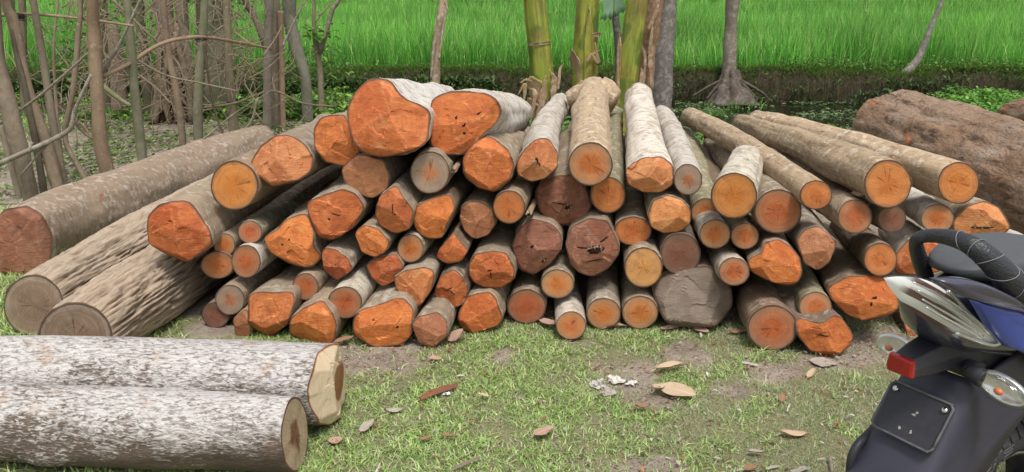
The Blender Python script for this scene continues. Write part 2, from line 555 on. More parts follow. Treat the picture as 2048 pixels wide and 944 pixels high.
    for a in range(nring + 1):
        t = ts[a]
        w = sstep(0, .55, t * L)
        taper = 1 + (rbk / rm - 1) * t
        wob = bend * math.sin(math.pi * t) * (0.8 + .4 * fbm(t * 2, sd, 0, 2))
        for i in range(nseg):
            s0 = -hr[i]
            s = s0 + (L - s0) * t
            r = (r0[i] * (1 - w) + rm * w) * taper
            cx_, sx_ = math.cos(th[i]), math.sin(th[i])
            dsp = lump * rm * 2 * fbm(cx_ * 1.3 + sd, sx_ * 1.3, s * 2.2 / max(.5, rm * 8) + sd, 3) * min(1, t * 6 + .15)
            dsp += .012 * rm * fbm(cx_ * 6 + sd, sx_ * 6, s * 22, 2) * min(1, t * 20)
            if a:
                dsp += rm * .026 * max(.15, 1 + 1.5 * fbm(cx_ * 3.5 + sd, sx_ * 3.5, 1.5, 3)) * (1 if a > 1 else .8)
            if rough:
                dsp += rough * fbm(cx_ * rm * 11 + sd, sx_ * rm * 11, s * 2.6, 5) - rough * 3 * max(0, .12 - abs(fbm(cx_ * rm * 8, sx_ * rm * 8 + sd, s * 2.0, 4)))
            for (ks, kt, kw, kh) in knots:
                da = (th[i] - kt + math.pi) % (2 * math.pi) - math.pi
                q = ((s - ks) / (kw * 1.4)) ** 2 + (da * rm / kw) ** 2
                if q < 6: dsp += kh * rm * math.exp(-q)
            hv = .5
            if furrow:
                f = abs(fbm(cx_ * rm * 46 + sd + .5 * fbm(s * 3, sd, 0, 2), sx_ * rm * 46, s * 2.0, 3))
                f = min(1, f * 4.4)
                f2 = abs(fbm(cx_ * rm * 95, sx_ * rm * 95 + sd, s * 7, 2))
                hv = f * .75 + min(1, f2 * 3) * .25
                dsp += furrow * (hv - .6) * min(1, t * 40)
            if stub and t > .985: r *= .9
            p = cen + ax * s + (e1 * cx_ + e2 * sx_) * (r + dsp) + perp * wob
            BV.append(p)
            LC.append((cx_ * rm + sd, sx_ * rm + sd * .37, s + sd * 1.9))
            HH.append(hv)
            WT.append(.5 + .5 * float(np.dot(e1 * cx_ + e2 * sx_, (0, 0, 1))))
    BF = []
    for a in range(nring):
        for i in range(nseg):
            i2 = (i + 1) % nseg
            q = a * nseg
            BF.append((q + i, q + nseg + i, q + nseg + i2, q + i2))
    base = nring * nseg
    # far end cut
    e = len(BV)
    ce = np.mean(BV[base:base + nseg], axis=0)
    BV.append(ce + ax * .01); LC.append((0, 0, 0)); HH.append(.5); WT.append(.5)
    nb = len(BF)
    for i in range(nseg):
        BF.append((base + i, e, base + (i + 1) % nseg))
    midx = [2] * nseg + [0] * (nb - nseg) + [1] * nseg
    low = min(v[2] for v in BV + CV)
    root = empty(name, (cen[0], cen[1], max(0.0, low)), label, 'log', group)
    bark_o = mesh_obj('bark', BV, BF, BARK[bark], root, True, {'lc': LC, 'hh': HH, 'wt': WT}, mats=[BARK[bark], CUT['T'], M_EDGE], midx=midx)
    bark_o.color = (*tint, 1)
    mesh_obj('hewn_end' if hewn else 'sawn_end', CV, CF, CUT[cut], root, not hewn, {'fc': FC}, {'fi': FI, 'eg': EG})
    info = dict(root=root, cen=cen, ax=ax, e1=e1, e2=e2, r=rm, L=L, hgt=hgt)
    LOGS.append(info)
    return info


PAL = [(1, 1, 1), (.92, .9, .86), (1.05, 1.0, .93), (.85, .82, .78), (1.0, .95, .9)]
SPEC = []


def A(cut, outline, label, **kw):
    SPEC.append((cut, outline, label, kw))


E4 = ell
# top course
A('H', [(691,218),(707,182),(731,160),(756,157),(778,162),(791,182),(809,198),(845,214),(858,225),(856,249),(854,285),(827,302),(769,315),(729,309),(709,285),(696,249)],
  'largest orange axe-hewn log end, pear shaped, on top of the pile', bark='w', back=(893,213,37), L=2.0, dome=.22, jit=-.06, cap_mid=[(.8, 80, .12, .55), (.95, 200, .45, .8), (.9, 310, .4, .3), (.7, 20, .05, .45)])
A('H', [(860,200),(889,185),(929,183),(969,186),(993,198),(1002,222),(993,245),(973,262),(951,285),(925,309),(884,309),(862,296),(856,267),(860,231)],
  'broad flat orange log end with small dark holes, right of the largest one', bark='w', back=(1020,230,40), L=1.5, dome=.12, jit=0, cap_mid=[(.9, 40, .06, .35), (1.0, 290, .3, .5)])
A('H', [(626,262),(640,236),(662,230),(689,231),(707,271),(719,305),(711,322),(685,333),(649,322),(629,296)],
  'hewn orange log end tucked against the left of the largest log end', bark='p', back=(812,236,30), L=1.6, jit=.02, dome=.25)
A('L', [(499,327),(520,294),(553,271),(580,271),(607,289),(624,314),(621,343),(596,360),(547,373),(533,365),(500,338)],
  'pale orange chiselled log end above the round sawn end on the left shoulder', bark='p', back=(748,250,32), L=1.7, jit=-.02, dome=.35)
A('S', E4(469,371,47,49), 'round smooth orange sawn log end with clear rings on the left shoulder of the pile', bark='b', jit=-.05)
A('M', [(682,338),(711,311),(731,310),(767,320),(777,351),(774,378),(747,396),(711,387),(689,371)],
  'dusty five-sided hewn log end just under the largest log end', bark='d', jit=.02, dome=.3)
A('G', E4(860,345,39,42), 'grey round sawn log end with loose peeling bark below two big orange ends', bark='p', jit=-.03)
A('H', [(925,320),(940,294),(969,272),(987,276),(1018,302),(1028,329),(1020,360),(991,383),(956,376),(931,354)],
  'many-faceted bright orange log end with smooth bark under the broad flat end', bark='p', back=(1030,283,27), L=1.5, jit=-.04, dome=.4)
A('L', [(1032,329),(1047,302),(1071,278),(1098,278),(1116,307),(1115,334),(1089,358),(1062,365),(1036,351)],
  'pale orange hewn end with a split hole in its middle, bark speckled white', bark='w', back=(1121,204,18), L=2.2, jit=-.06, dome=.25)
A('D', [(1068,388),(1082,366),(1116,352),(1151,348),(1171,379),(1183,415),(1169,439),(1142,454),(1107,447),(1082,426)],
  'dark red weathered hewn log end, uppermost of the dark red ones', bark='p', back=(1172,226,18), L=2.3, jit=.08, dome=.35)
A('C', E4(1181,328,44,43), 'round sawn end with orange heart on the tall central log at the top', bark='l', back=(1188,182,29), L=1.95, jit=-.10, tint=(1.05,.98,.9))
A('S', E4(1216,390,35,36), 'small plain orange sawn log end below the tall central log', bark='g', back=(1232,226,14), L=2.2, jit=.02)
A('L', [(1251,340),(1267,325),(1294,314),(1325,314),(1346,331),(1346,369),(1320,385),(1285,385),(1256,369)],
  'white-barked log with a wide chipped orange end, right of the tall central log', bark='w', back=(1277,192,26), L=2.1, jit=-.06, dome=.4)
A('G', E4(1376,359,28,31), 'slim white-barked log with grey sawn end and small orange heart', bark='w', back=(1324,232,21), L=2.0, jit=-.02)
A('S', E4(1468,391,46,46), 'short thick log with a torn stub top and a large round orange sawn end', bark='w', tint=(.9,.87,.78), back=(1492,316,28), L=.6, jit=-.10, nring=24)
A('S', E4(1632,390,32,29), 'long slim tan log slanting across the right shoulder, small orange sawn end', bark='l', tint=(.9,.84,.76), back=(1379,233,18), L=2.2, jit=-.06, bend=.02, lump=.06)
A('R', E4(1556,423,47,44), 'broad reddish sawn log end beneath the long slim slanting log', bark='p', back=(1425,288,18), L=2.0, jit=.02)
A('S', E4(1776,368,47,48), 'log with the largest round golden sawn end on the right shoulder', bark='l', tint=(.85,.8,.72), back=(1482,247,17), L=2.35, jit=-.06, bend=.015, lump=.06)
A('S', E4(1917,366,41,42), 'rightmost golden round sawn end, its smooth pale log topmost on the right', bark='l', tint=(1.1,1.03,.95), back=(1513,240,19), L=2.55, jit=-.02, bend=.02, lump=.06)
A('R', E4(1710,433,34,34), 'reddish orange sawn end under the two golden ends, bark lifting above it', bark='l', back=(1590,372,24), L=1.2, jit=.0)
A('B', E4(1784,438,28,27), 'small dull brown sawn end just below the largest golden end', bark='d', jit=.08)
A('C', E4(1875,437,33,29), 'pale-barked sawn end directly below the rightmost golden end', bark='w', back=(1790,385,24), L=1.5, jit=.02)
A('L', [(1908,440),(1935,412),(1968,402),(1998,415),(2022,455),(1990,480),(1965,493),(1925,490),(1908,460)],
  'wide light orange hewn end with ragged flap behind the motorcycle handle', bark='p', back=(1850,378,28), L=1.5, jit=-.02, dome=.3)
A('C', E4(2042,503,38,30), 'half-hidden sawn log end at the picture edge behind the motorcycle seat', bark='w', back=(1955,455,25), L=1.4, jit=.05)
# middle courses, left to right
A('H', [(291,468),(300,432),(318,412),(345,402),(376,402),(396,428),(422,462),(426,490),(398,508),(370,528),(335,511),(298,487)],
  'leftmost hewn orange end, angular, resting on the furrowed trunks', bark='p', jit=-.08, dome=.45)
A('C', E4(500,464,24,23), 'small sawn end of the slim mossy log below the round shoulder end', bark='g', back=(640,385,24), L=1.5, jit=-.02)
A('C', E4(449,490,21,23), 'tiny dusty sawn end wedged below the leftmost hewn end', bark='p', jit=.0)
A('R', E4(435,530,33,27), 'flattened orange-brown sawn end beside the furrowed trunk', bark='d', jit=.0)
A('C', E4(492,523,29,33), 'tan-orange sawn end with speckled pale bark, left side of the pile', bark='w', jit=-.05, tint=(.85,.82,.76))
A('H', [(524,477),(556,459),(571,439),(609,429),(627,463),(627,499),(640,517),(622,535),(587,530),(551,512)],
  'irregular boot-shaped hewn orange end on the left of the pile', bark='p', jit=-.02, dome=.2, cap_mid=[(.9, 60, .1, .4), (1.0, 240, .35, .65)])
A('H', [(610,412),(622,401),(685,377),(711,388),(728,415),(707,455),(660,483),(636,468)],
  'kite-shaped hewn orange end below the dusty five-sided end', bark='p', jit=-.02, dome=.3)
A('Q', [(749,432),(760,392),(789,371),(809,397),(826,423),(818,459),(787,470),(756,455)],
  'upright arrowhead-shaped hewn end with a dark vertical crack', bark='p', jit=-.04, dome=.3)
A('H', [(823,435),(836,410),(867,397),(900,392),(909,419),(892,450),(885,477),(858,478),(834,463)],
  'smooth slanting hewn end directly under the grey peeling-bark end', bark='b', jit=-.02, dome=.25)
A('M', [(918,437),(922,415),(940,403),(965,404),(985,420),(990,450),(975,472),(950,479),(928,463)],
  'rounded hewn end with a grey smudge, left of the end with curled bark', bark='p', jit=.02, dome=.25)
A('S', E4(1018,414,32,33), 'bright orange sawn end with a curl of peeling bark on its right', bark='p', jit=-.06)
A('L', [(1296,428),(1307,401),(1333,390),(1365,399),(1381,419),(1380,446),(1360,463),(1325,466),(1302,452)],
  'glossy faceted hewn end under the wide chipped end', bark='p', jit=-.02, dome=.4)
A('S', E4(1266,462,37,29), 'vivid orange oval sawn end with a dark check along its foot', bark='p', jit=.02)
A('D', [(1023,495),(1036,459),(1062,439),(1102,448),(1123,472),(1123,499),(1098,530),(1067,551),(1036,535)],
  'dark red hewn end in the pile centre without a hole', bark='p', jit=.0, dome=.35)
A('D', [(1131,486),(1142,455),(1178,437),(1214,443),(1236,486),(1237,508),(1218,535),(1191,554),(1160,548),(1138,521)],
  'dark red log end with a rotten splintered hole', bark='p', jit=-.02, dome=.25)
A('Y', E4(1287,535,38,40), 'palest yellow sawn log end, low in the pile centre', bark='p', jit=-.05)
A('B', E4(1361,508,40,42), 'dark brown sawn end above the big grey weathered butt', bark='d', jit=.0)
A('C', E4(1430,468,31,29), 'sawn end with orange heart below the short stub-topped log', bark='w', tint=(.9,.86,.8), back=(1366,372,24), L=1.6, jit=.0)
A('C', E4(1490,472,28,26), 'small orange-brown sawn end below and right of the stub-topped log', bark='d', jit=.03)
A('C', E4(1468,543,31,28), 'pale-barked sawn end resting on the grey weathered butt', bark='w', tint=(.95,.9,.82), back=(1398,440,24), L=1.4, jit=-.06)
A('H', [(1496,521),(1525,503),(1529,486),(1556,478),(1583,495),(1600,517),(1604,548),(1587,572),(1551,566),(1502,544)],
  'hewn orange end with bark tongue above the biggest ringed end', bark='p', back=(1500,440,36), L=1.5, jit=-.02, dome=.3)
A('M', [(1594,481),(1609,459),(1636,452),(1658,468),(1673,486),(1658,526),(1636,543),(1609,526)],
  'diamond-shaped dusty hewn end below the long slim slanting log', bark='p', back=(1570,408,30), L=1.4, jit=-.02, dome=.3)
A('S', E4(1761,519,33,33), 'orange sawn end with saw lines, left of the motorcycle handle', bark='b', back=(1690,455,28), L=1.3, jit=-.03)
A('Q', [(1788,525),(1796,503),(1821,478),(1860,476),(1893,498),(1899,531),(1871,545),(1793,550)],
  'hewn log end seen through the motorcycle grab handle', bark='w', back=(1790,462,30), L=1.1, jit=.04, dome=.25)
A('H', [(1654,575),(1680,562),(1695,553),(1765,552),(1800,600),(1790,628),(1727,642),(1693,628),(1665,600)],
  'long wide hewn orange end behind the motorcycle tail lamp', bark='b', back=(1640,495,48), L=1.4, jit=-.02, dome=.3)
A('H', [(709,466),(729,449),(756,457),(778,481),(774,501),(751,513),(725,506)],
  'small hewn end with bark notch below the arrowhead-shaped end', bark='p', jit=.0, dome=.3)
A('Q', [(641,508),(649,497),(676,501),(698,517),(705,539),(671,563),(649,543)],
  'small shield-shaped red hewn end right of the boot-shaped end', bark='p', jit=-.03, dome=.25)
A('C', E4(821,497,26,28), 'small round sawn end below the smooth slanting hewn end', bark='p', jit=.0)
A('H', [(871,517),(878,499),(907,466),(922,486),(936,501),(924,521),(898,528)],
  'small triangular hewn end fringed with torn bark', bark='d', jit=.0, dome=.35)
A('H', [(937,530),(951,508),(987,501),(1013,508),(1029,539),(1027,561),(1000,578),(965,575),(941,557)],
  'rounded orange hewn end left of the two dark red centre ends', bark='p', jit=-.03, dome=.3)
A('Q', [(731,532),(751,517),(791,508),(807,530),(791,561),(765,575),(743,552)],
  'jagged splintered hewn end left of the shield-shaped tall end', bark='p', jit=.03, dome=.35)
A('L', [(787,557),(809,541),(849,535),(869,544),(863,579),(836,618),(805,601),(791,579)],
  'downward-pointing shield-shaped hewn end over the bottom row', bark='p', jit=-.05, dome=.2)
A('Q', [(869,584),(882,552),(907,539),(925,552),(936,579),(929,606),(902,619),(873,610)],
  'small battered hewn end with dark veins above the bottom row', bark='d', jit=-.02, dome=.3)
A('C', E4(611,573,26,27), 'small sawn end with orange heart between two large hewn ends', bark='p', jit=-.02)
A('C', E4(690,605,34,32), 'sawn end with wide orange heart and dark pith dot, lichen on bark', bark='w', tint=(.85,.83,.74), jit=-.10)
A('G', E4(460,600,29,30), 'grey sawn end with small squarish orange heart at lower left', bark='p', jit=-.05)
A('B', E4(431,630,27,26), 'dull brown sawn end lowest beside the furrowed trunks', bark='d', ground=True)
A('C', E4(1115,568,33,29), 'sawn end with bright orange heart under the dark red ends', bark='p', jit=-.02)
# bottom course
A('M', [(467,637),(489,619),(502,637),(500,672),(467,675)], 'narrow pinkish hewn end squeezed in at lower left', bark='p', ground=True, dome=.2)
A('Q', [(497,592),(511,584),(556,586),(587,584),(589,606),(578,646),(538,677),(502,655)],
  'deep red flat-topped hewn end at lower left', bark='p', ground=True, dome=.25, cap_mid=[(.9, 90, -.25, .9), (1.0, 270, .1, .1)])
A('H', [(574,673),(582,637),(609,615),(645,601),(667,624),(674,650),(667,686),(622,690)],
  'fan-shaped hewn orange end behind the split pale log', bark='p', ground=True, dome=.3)
A('H', [(706,641),(720,619),(755,612),(800,601),(825,624),(820,677),(800,693),(751,693),(711,677)],
  'large blocky hewn end with a strip of bark on top, bottom row', bark='p', ground=True, dome=.22)
A('M', [(823,650),(838,632),(872,627),(892,646),(894,673),(863,696),(838,686)], 'dull hewn end with smooth bark beside the large blocky end', bark='p', ground=True, dome=.35)
A('H', [(918,624),(936,592),(978,586),(991,597),(1005,637),(996,653),(951,664),(920,657)], 'bright orange chiselled end in the bottom row left of the round sawn ends', bark='p', ground=True, dome=.3)
A('R', E4(1053,613,39,34), 'leftmost of the four round sawn ends in the central bottom row', bark='p', ground=True)
A('R', E4(1142,651,30,28), 'slim white-barked log jutting out farthest at the centre of the bottom row', bark='w', ground=True, back=(1136,548,23), L=1.0)
A('C', E4(1207,627,34,31), 'orange-tan sawn end on the grass right of the jutting slim log', bark='p', ground=True, axis=(.10,1,.02))
A('C', E4(1280,625,36,33), 'rosy tan sawn end beside the big grey weathered butt', bark='p', ground=True)
A('W', [(1305,580),(1330,550),(1370,535),(1418,530),(1462,575),(1467,615),(1436,641),(1387,655),(1342,648),(1320,619)],
  'big grey weathered hewn butt without any orange', bark='d', ground=True, dome=.5, cap_mid=[(.55, 95, -.22, .6), (1.0, 275, .4, .2)])
A('C', E4(1545,656,50,45), 'biggest ringed orange sawn end in the bottom row, on bare soil', bark='d', tint=(1.2,1.1,1), ground=True, back=(1498,530,36), L=1.2)
A('C', E4(1631,614,33,30), 'small dusty sawn end above the lowest right hewn end', bark='g', back=(1570,520,24), L=1.3, jit=-.06)
A('H', [(1598,641),(1622,646),(1649,641),(1671,630),(1689,641),(1707,672),(1702,690),(1658,713),(1622,703),(1598,672)],
  'lowest hewn orange end at right, half dark with a bright chip', bark='d', ground=True, dome=.3)
A('Q', [(1812,634),(1849,650),(1899,668),(1901,690),(1860,700),(1826,690),(1813,660)],
  'hewn log end under the tail lamp behind the clear indicator', bark='d', back=(1750,600,36), L=1.1, jit=.06, dome=.25)

for i, (cut, outline, label, kw) in enumerate(SPEC):
    kw.setdefault('tint', PAL[i % len(PAL)])
    make_log('log', label, cut, outline, seed=i + 1, **kw)

# ---- logs lying beside the pile
make_log('log', 'thick pale log with a dark red end lying farthest left', 'D', [(-35,500),(-25,450),(10,420),(55,412),(88,430),(102,470),(100,520),(80,548),(30,558),(-20,545)], 'p', (.95,.88,.84), Yc=4.1,
        back=(522,287,36), L=3.3, seed=101, group='thick logs beside the pile', dome=.25, nseg=64, nring=60)
make_log('log', 'furrowed brown trunk, farther of the two beside the pile', 'T', E4(67,612,60,62), 'f', ground=True, axis=(.10, 1, 0), L=3.1, rb=.155, seed=102,
         group='furrowed trunks beside the pile', nseg=210, nring=250, furrow=.022)
make_log('log', 'furrowed brown trunk, nearer one with a pale-rimmed end', 'T', E4(151,676,74,70), 'f', Yc=2.98, axis=(.13, 1, 0), L=2.9, rb=.17, seed=103,
         group='furrowed trunks beside the pile', nseg=210, nring=250, furrow=.024)


def make_split_cut():
    n = NT('split_pale_wood')
    fc = n.attr('fc').outputs['Vector']
    fi = n.attr('fi').outputs['Fac']
    sep = n.n('ShaderNodeSeparateXYZ', {0: fc})
    xy = n.n('ShaderNodeCombineXYZ', {0: n.math('MULTIPLY', sep.outputs[0], 1.0), 1: sep.outputs[1], 2: 0.0}).outputs[0]
    xy2 = n.n('ShaderNodeVectorMath', {0: xy, 1: (-.18, .05, 0)}, operation='ADD').outputs[0]
    r = n.n('ShaderNodeVectorMath', {0: xy2}, operation='LENGTH').outputs['Value']
    st = n.noise(n.vmul(fc, (16, 2.2, 1)), 1, 5, .65, .5)
    pale = n.mix(st, (.58, .42, .26), (.78, .66, .48))
    heart = n.mix(st, (.20, .085, .035), (.34, .17, .08))
    hm = n.math('MULTIPLY', n.ramp(n.math('ADD', r, n.math('MULTIPLY', n.noise(fc, 3, 3), .2)), [(.52, 1.0), (.60, 0.0)]), n.math('LESS_THAN', fi, .5))
    c = n.mix(hm, pale, heart)
    rr = n.n('ShaderNodeVectorMath', {0: xy}, operation='LENGTH').outputs['Value']
    c = n.mix(n.ramp(rr, [(.955, 0.0), (.985, 1.0)]), c, (.30, .12, .05))
    return n.bsdf(c, .7, n.bump(st, .5, .004), .25)


CUT['M2'] = make_split_cut()


def make_log2(*a, **k):
    return make_log(*a, **k)


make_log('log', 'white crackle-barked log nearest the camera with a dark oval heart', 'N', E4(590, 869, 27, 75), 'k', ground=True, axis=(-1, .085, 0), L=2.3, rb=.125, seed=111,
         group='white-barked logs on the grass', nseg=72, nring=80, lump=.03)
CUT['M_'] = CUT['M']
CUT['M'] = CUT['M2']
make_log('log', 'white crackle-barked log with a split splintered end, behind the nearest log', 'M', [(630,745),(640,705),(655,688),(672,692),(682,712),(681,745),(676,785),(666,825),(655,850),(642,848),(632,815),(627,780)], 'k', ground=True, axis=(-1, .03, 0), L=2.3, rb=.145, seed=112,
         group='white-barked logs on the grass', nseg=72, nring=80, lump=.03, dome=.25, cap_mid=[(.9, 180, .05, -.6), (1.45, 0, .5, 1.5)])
CUT['M'] = CUT['M_']
make_log('log', 'huge dark reddish old log behind the right end of the pile', 'B', E4(2330, 475, 125, 128), 'o', Yc=4.0, back=(1780, 270, 90), L=2.45, seed=121,
         group='huge old logs behind the pile', nseg=180, nring=200, lump=.055, stub=True, rough=.017)
make_log('log', 'second huge old log with a pale worn end showing at the far right edge', 'B', E4(2420, 330, 90, 95), 'o', Yc=6.3, back=(2030, 248, 52), L=2.2, seed=122,
         group='huge old logs behind the pile', nseg=90, nring=80, lump=.06, stub=True, rough=.015, tint=(1.2, 1.2, 1.2))
# bark-covered log lying lower in the heap, its cut end buried
make_log('log', 'pale greenish log whose buried body shows between white slim and stub-topped logs', 'C', E4(1412, 425, 30, 28), 'g', (1.1, 1.08, 1.0), jit=.22, back=(1369, 268, 15), L=1.9, seed=131)


# ------------------------------------------------------------------ tubes (trunks, poles, twigs)
def catmull(P, n):
    P = np.asarray(P, float)
    if len(P) < 3:
        t = np.linspace(0, 1, n)[:, None]
        return P[0] * (1 - t) + P[-1] * t
    Q = np.vstack([2 * P[0] - P[1], P, 2 * P[-1] - P[-2]])
    seg = len(P) - 1
    out = []
    for u in np.linspace(0, seg - 1e-6, n):
        i = int(u); t = u - i
        a, b, c, d = Q[i], Q[i + 1], Q[i + 2], Q[i + 3]
        out.append(.5 * ((2 * b) + (c - a) * t + (2 * a - 5 * b + 4 * c - d) * t * t + (-a + 3 * b - 3 * c + d) * t ** 3))
    return np.array(out)


def tube_geo(P, R, nseg=12, n=24, rough=.06, sd=0.0, cap=True, flat=None, ridge=0, fscale=3.0):
    P = catmull(P, n)
    R = np.interp(np.linspace(0, 1, n), np.linspace(0, 1, len(R)), R)
    V, LC, F = [], [], []
    ref = np.array([0, 1., 0.])
    ln = 0
    for i in range(n):
        t = unit(P[min(i + 1, n - 1)] - P[max(i - 1, 0)])
        a = np.cross(t, ref)
        if np.linalg.norm(a) < .1: a = np.cross(t, (1, 0, 0))
        a = unit(a); b = np.cross(t, a)
        if i: ln += np.linalg.norm(P[i] - P[i - 1])
        for j in range(nseg):
            th = 2 * math.pi * j / nseg
            c_, s_ = math.cos(th), math.sin(th)
            r = R[i] * (1 + rough * 2 * fbm(c_ * 1.2 + sd, s_ * 1.2, ln * fscale + sd, 3))
            if ridge: r += R[i] * ridge * abs(math.sin(th * 3.5 + sd + ln))
            f = 1.0 if flat is None else flat
            V.append(P[i] + a * c_ * r + b * s_ * r * f)
            LC.append((c_ * R[i] + sd, s_ * R[i], ln + sd * 2))
    for i in range(n - 1):
        for j in range(nseg):
            j2 = (j + 1) % nseg
            F.append((i * nseg + j, i * nseg + j2, (i + 1) * nseg + j2, (i + 1) * nseg + j))
    if cap:
        for base, rev in ((0, True), ((n - 1) * nseg, False)):
            e = len(V)
            V.append(np.mean(V[base:base + nseg], axis=0)); LC.append(LC[base])
            for j in range(nseg):
                j2 = (j + 1) % nseg
                F.append((base + j2, base + j, e) if rev else (base + j, base + j2, e))
    return V, F, LC


def tube(name, P, R, mat, parent=None, tint=(1, 1, 1), **k):
    V, F, LC = tube_geo(P, R, **k)
    o = mesh_obj(name, V, F, mat, parent, True, {'lc': LC, 'hh': np.full(len(V), .5), 'wt': np.full(len(V), .5)})
    o.color = (*tint, 1)
    return o


def merge(geos):
    V, F, L = [], [], []
    for v, f, l in geos:
        o = len(V)
        V += list(v); F += [tuple(i + o for i in q) for q in f]; L += list(l)
    return V, F, L


# forked tail and torn bark flaps on particular logs
i15 = LOGS[10]
Bc = i15['cen'] + i15['ax'] * (i15['L'] - .13)
sgeo = [tube_geo([Bc - i15['e1'] * .03 + i15['ax'] * .0, Bc - i15['e1'] * .17 - i15['e2'] * .035], [.085, .08, .05], n=8, sd=3.1),
        tube_geo([Bc + i15['e1'] * .02 + i15['ax'] * .03, Bc + i15['e1'] * .14 - i15['e2'] * .05], [.115, .115, .08], n=8, sd=5.1)]
for g_ in sgeo:
    V, F, LC = g_
    o = mesh_obj('branch_stub', V, F, BARK['l'], i15['root'], True, {'lc': LC})
    o.color = (1.0, .93, .84, 1)


def bark_curl(info, ang, turns, rad, length, width_off):
    """strip of bark rolled up at the cut rim"""
    V, F, LC = [], [], []
    n, m = 22, 5
    c = info['cen'] + info['e1'] * (info['r'] * math.cos(ang)) + info['e2'] * (info['r'] * math.sin(ang))
    out = info['e1'] * math.cos(ang) + info['e2'] * math.sin(ang)
    tan = -info['e1'] * math.sin(ang) + info['e2'] * math.cos(ang)
    for th_ in (0, .006):
        for i in range(n):
            t = i / (n - 1)
            a = t * turns * 2 * math.pi
            rr = rad * (1 - .55 * t) - th_
            p0 = c + out * (rad * .9 + math.sin(a) * rr) + tan * (-rad + math.cos(a) * rr + t * width_off)
            for j in range(m):
                s = j / (m - 1)
                V.append(p0 + info['ax'] * (s * length - .01 + .012 * math.sin(i * 1.3)))
                LC.append((t * .2, s * length, 1.7))
    for k_ in range(2):
        o_ = k_ * n * m
        for i in range(n - 1):
            for j in range(m - 1):
                F.append((o_ + i * m + j, o_ + i * m + j + 1, o_ + (i + 1) * m + j + 1, o_ + (i + 1) * m + j))
    for i in range(n - 1):
        for j in (0, m - 1):
            F.append((i * m + j, (i + 1) * m + j, n * m + (i + 1) * m + j, n * m + i * m + j))
    o = mesh_obj('bark_curl', V, F, BARK['b'], info['root'], True, {'lc': LC})
    o.color = (1.1, 1.0, .9, 1)


for key, args in (('curl of peeling bark', (-.1, 1.2, .018, .22, .0)), ('loose peeling bark', (.25, .8, .016, .25, .0)), ('bark lifting', (1.5, .5, .018, .12, 0))):
    for (sp, info) in zip(SPEC, LOGS):
        if key in sp[2]:
            bark_curl(info, *args)

M_HOLE = mat_plain('rot_and_hole_shade', (.035, .016, .012), .95, .05, noise_amt=.6, scale=90)


def hole_patch(info, x, y, w, h, ang, splinters=0):  # raised dark patch; shade inside holes and cracks is put into its colour
    rm = info['r']; n, m = 22, 8
    V, F = [], []
    ca, sa = math.cos(ang), math.sin(ang)
    for j in range(m + 1):
        for i in range(n):
            t = 2 * math.pi * i / n
            q = (j / m) * (1 + .55 * fbm(math.cos(t) * 2 + x * 9, math.sin(t) * 2, w * 40, 3))
            u, v = q * w * rm * math.cos(t), q * h * rm * math.sin(t)
            px_, py_ = x * rm + u * ca - v * sa, y * rm + u * sa + v * ca
            V.append(info['cen'] + info['e1'] * px_ + info['e2'] * py_ - info['ax'] * (info['hgt'](px_, py_)[0] + .003 * (1 - (j / m) ** 4) - .0005))
    for j in range(m):
        for i in range(n):
            i2 = (i + 1) % n
            F.append((j * n + i, (j + 1) * n + i, (j + 1) * n + i2, j * n + i2))
    mesh_obj('hole_patch', V, F, M_HOLE, info['root'], True)
    geos = []
    for k in range(splinters):
        a = rng.uniform(0, 6.28)
        p = info['cen'] + info['e1'] * (x + w * .7 * math.cos(a)) * rm + info['e2'] * (y + h * .7 * math.sin(a)) * rm
        p = p - info['ax'] * info['hgt']((x + w * .7 * math.cos(a)) * rm, (y + h * .7 * math.sin(a)) * rm)[0]
        geos.append(tube_geo([p, p - info['ax'] * .012 + (info['e1'] * rng.normal(0, 1) + info['e2'] * rng.normal(0, 1)) * .012], [.004, .001], nseg=5, n=5))
    if geos:
        V, F, LC = merge(geos)
        mesh_obj('splinter', V, F, BARK['b'], info['root'], True, {'lc': LC})


for key, hs_ in (('rotten splintered hole', [(.15, -.02, .30, .16, .1, 9), (-.35, .02, .22, .03, .05, 0), (.1, -.45, .4, .03, .2, 0), (.45, .35, .2, .03, .6, 0)]),
                 ('split hole in its middle', [(.0, .05, .07, .16, .2, 3), (.12, -.12, .03, .12, .3, 0)]),
                 ('small dark holes', [(-.25, .15, .04, .05, 0, 0), (.0, -.05, .06, .05, .4, 0), (.02, -.3, .05, .04, 0, 0), (.45, .3, .09, .025, .5, 0)]),
                 ('uppermost of the dark red', [(.22, -.2, .16, .09, .3, 4), (-.1, -.05, .3, .025, -.1, 0)]),
                 ('dark vertical crack', [(.0, .1, .03, .30, 0, 0), (.1, -.15, .06, .03, .5, 0)]),
                 ('without a hole', [(-.15, .1, .10, .05, .6, 0), (.3, -.5, .14, .05, .9, 2)]),
                 ('behind the motorcycle tail lamp', [(.35, .1, .10, .05, .3, 0), (.25, -.15, .05, .08, 0, 0)]),
                 ('dark veins', [(-.1, .1, .25, .03, .5, 0), (.1, -.1, .2, .03, -.9, 0)]),
                 ('ragged flap', [(.0, -.15, .45, .05, .1, 4)]),
                 ('half dark with a bright chip', [(-.2, .1, .3, .03, -.1, 0)]),
                 ('large blocky hewn end', [(.55, -.1, .05, .05, 0, 0), (-.3, .2, .04, .03, 0, 0)]),
                 ('kite-shaped', [(.1, .1, .2, .02, -.4, 0), (-.15, -.1, .06, .04, 0, 0)]),
                 ('boot-shaped', [(.0, .1, .04, .04, 0, 0), (-.3, -.1, .05, .03, 0, 0)]),
                 ('rounded orange hewn end left of', [(-.05, .05, .12, .03, .2, 0), (.0, -.2, .03, .2, 0, 0)])):
    for sp, info in zip(SPEC, LOGS):
        if key in sp[2]:
            for hh_ in hs_: hole_patch(info, *hh_)

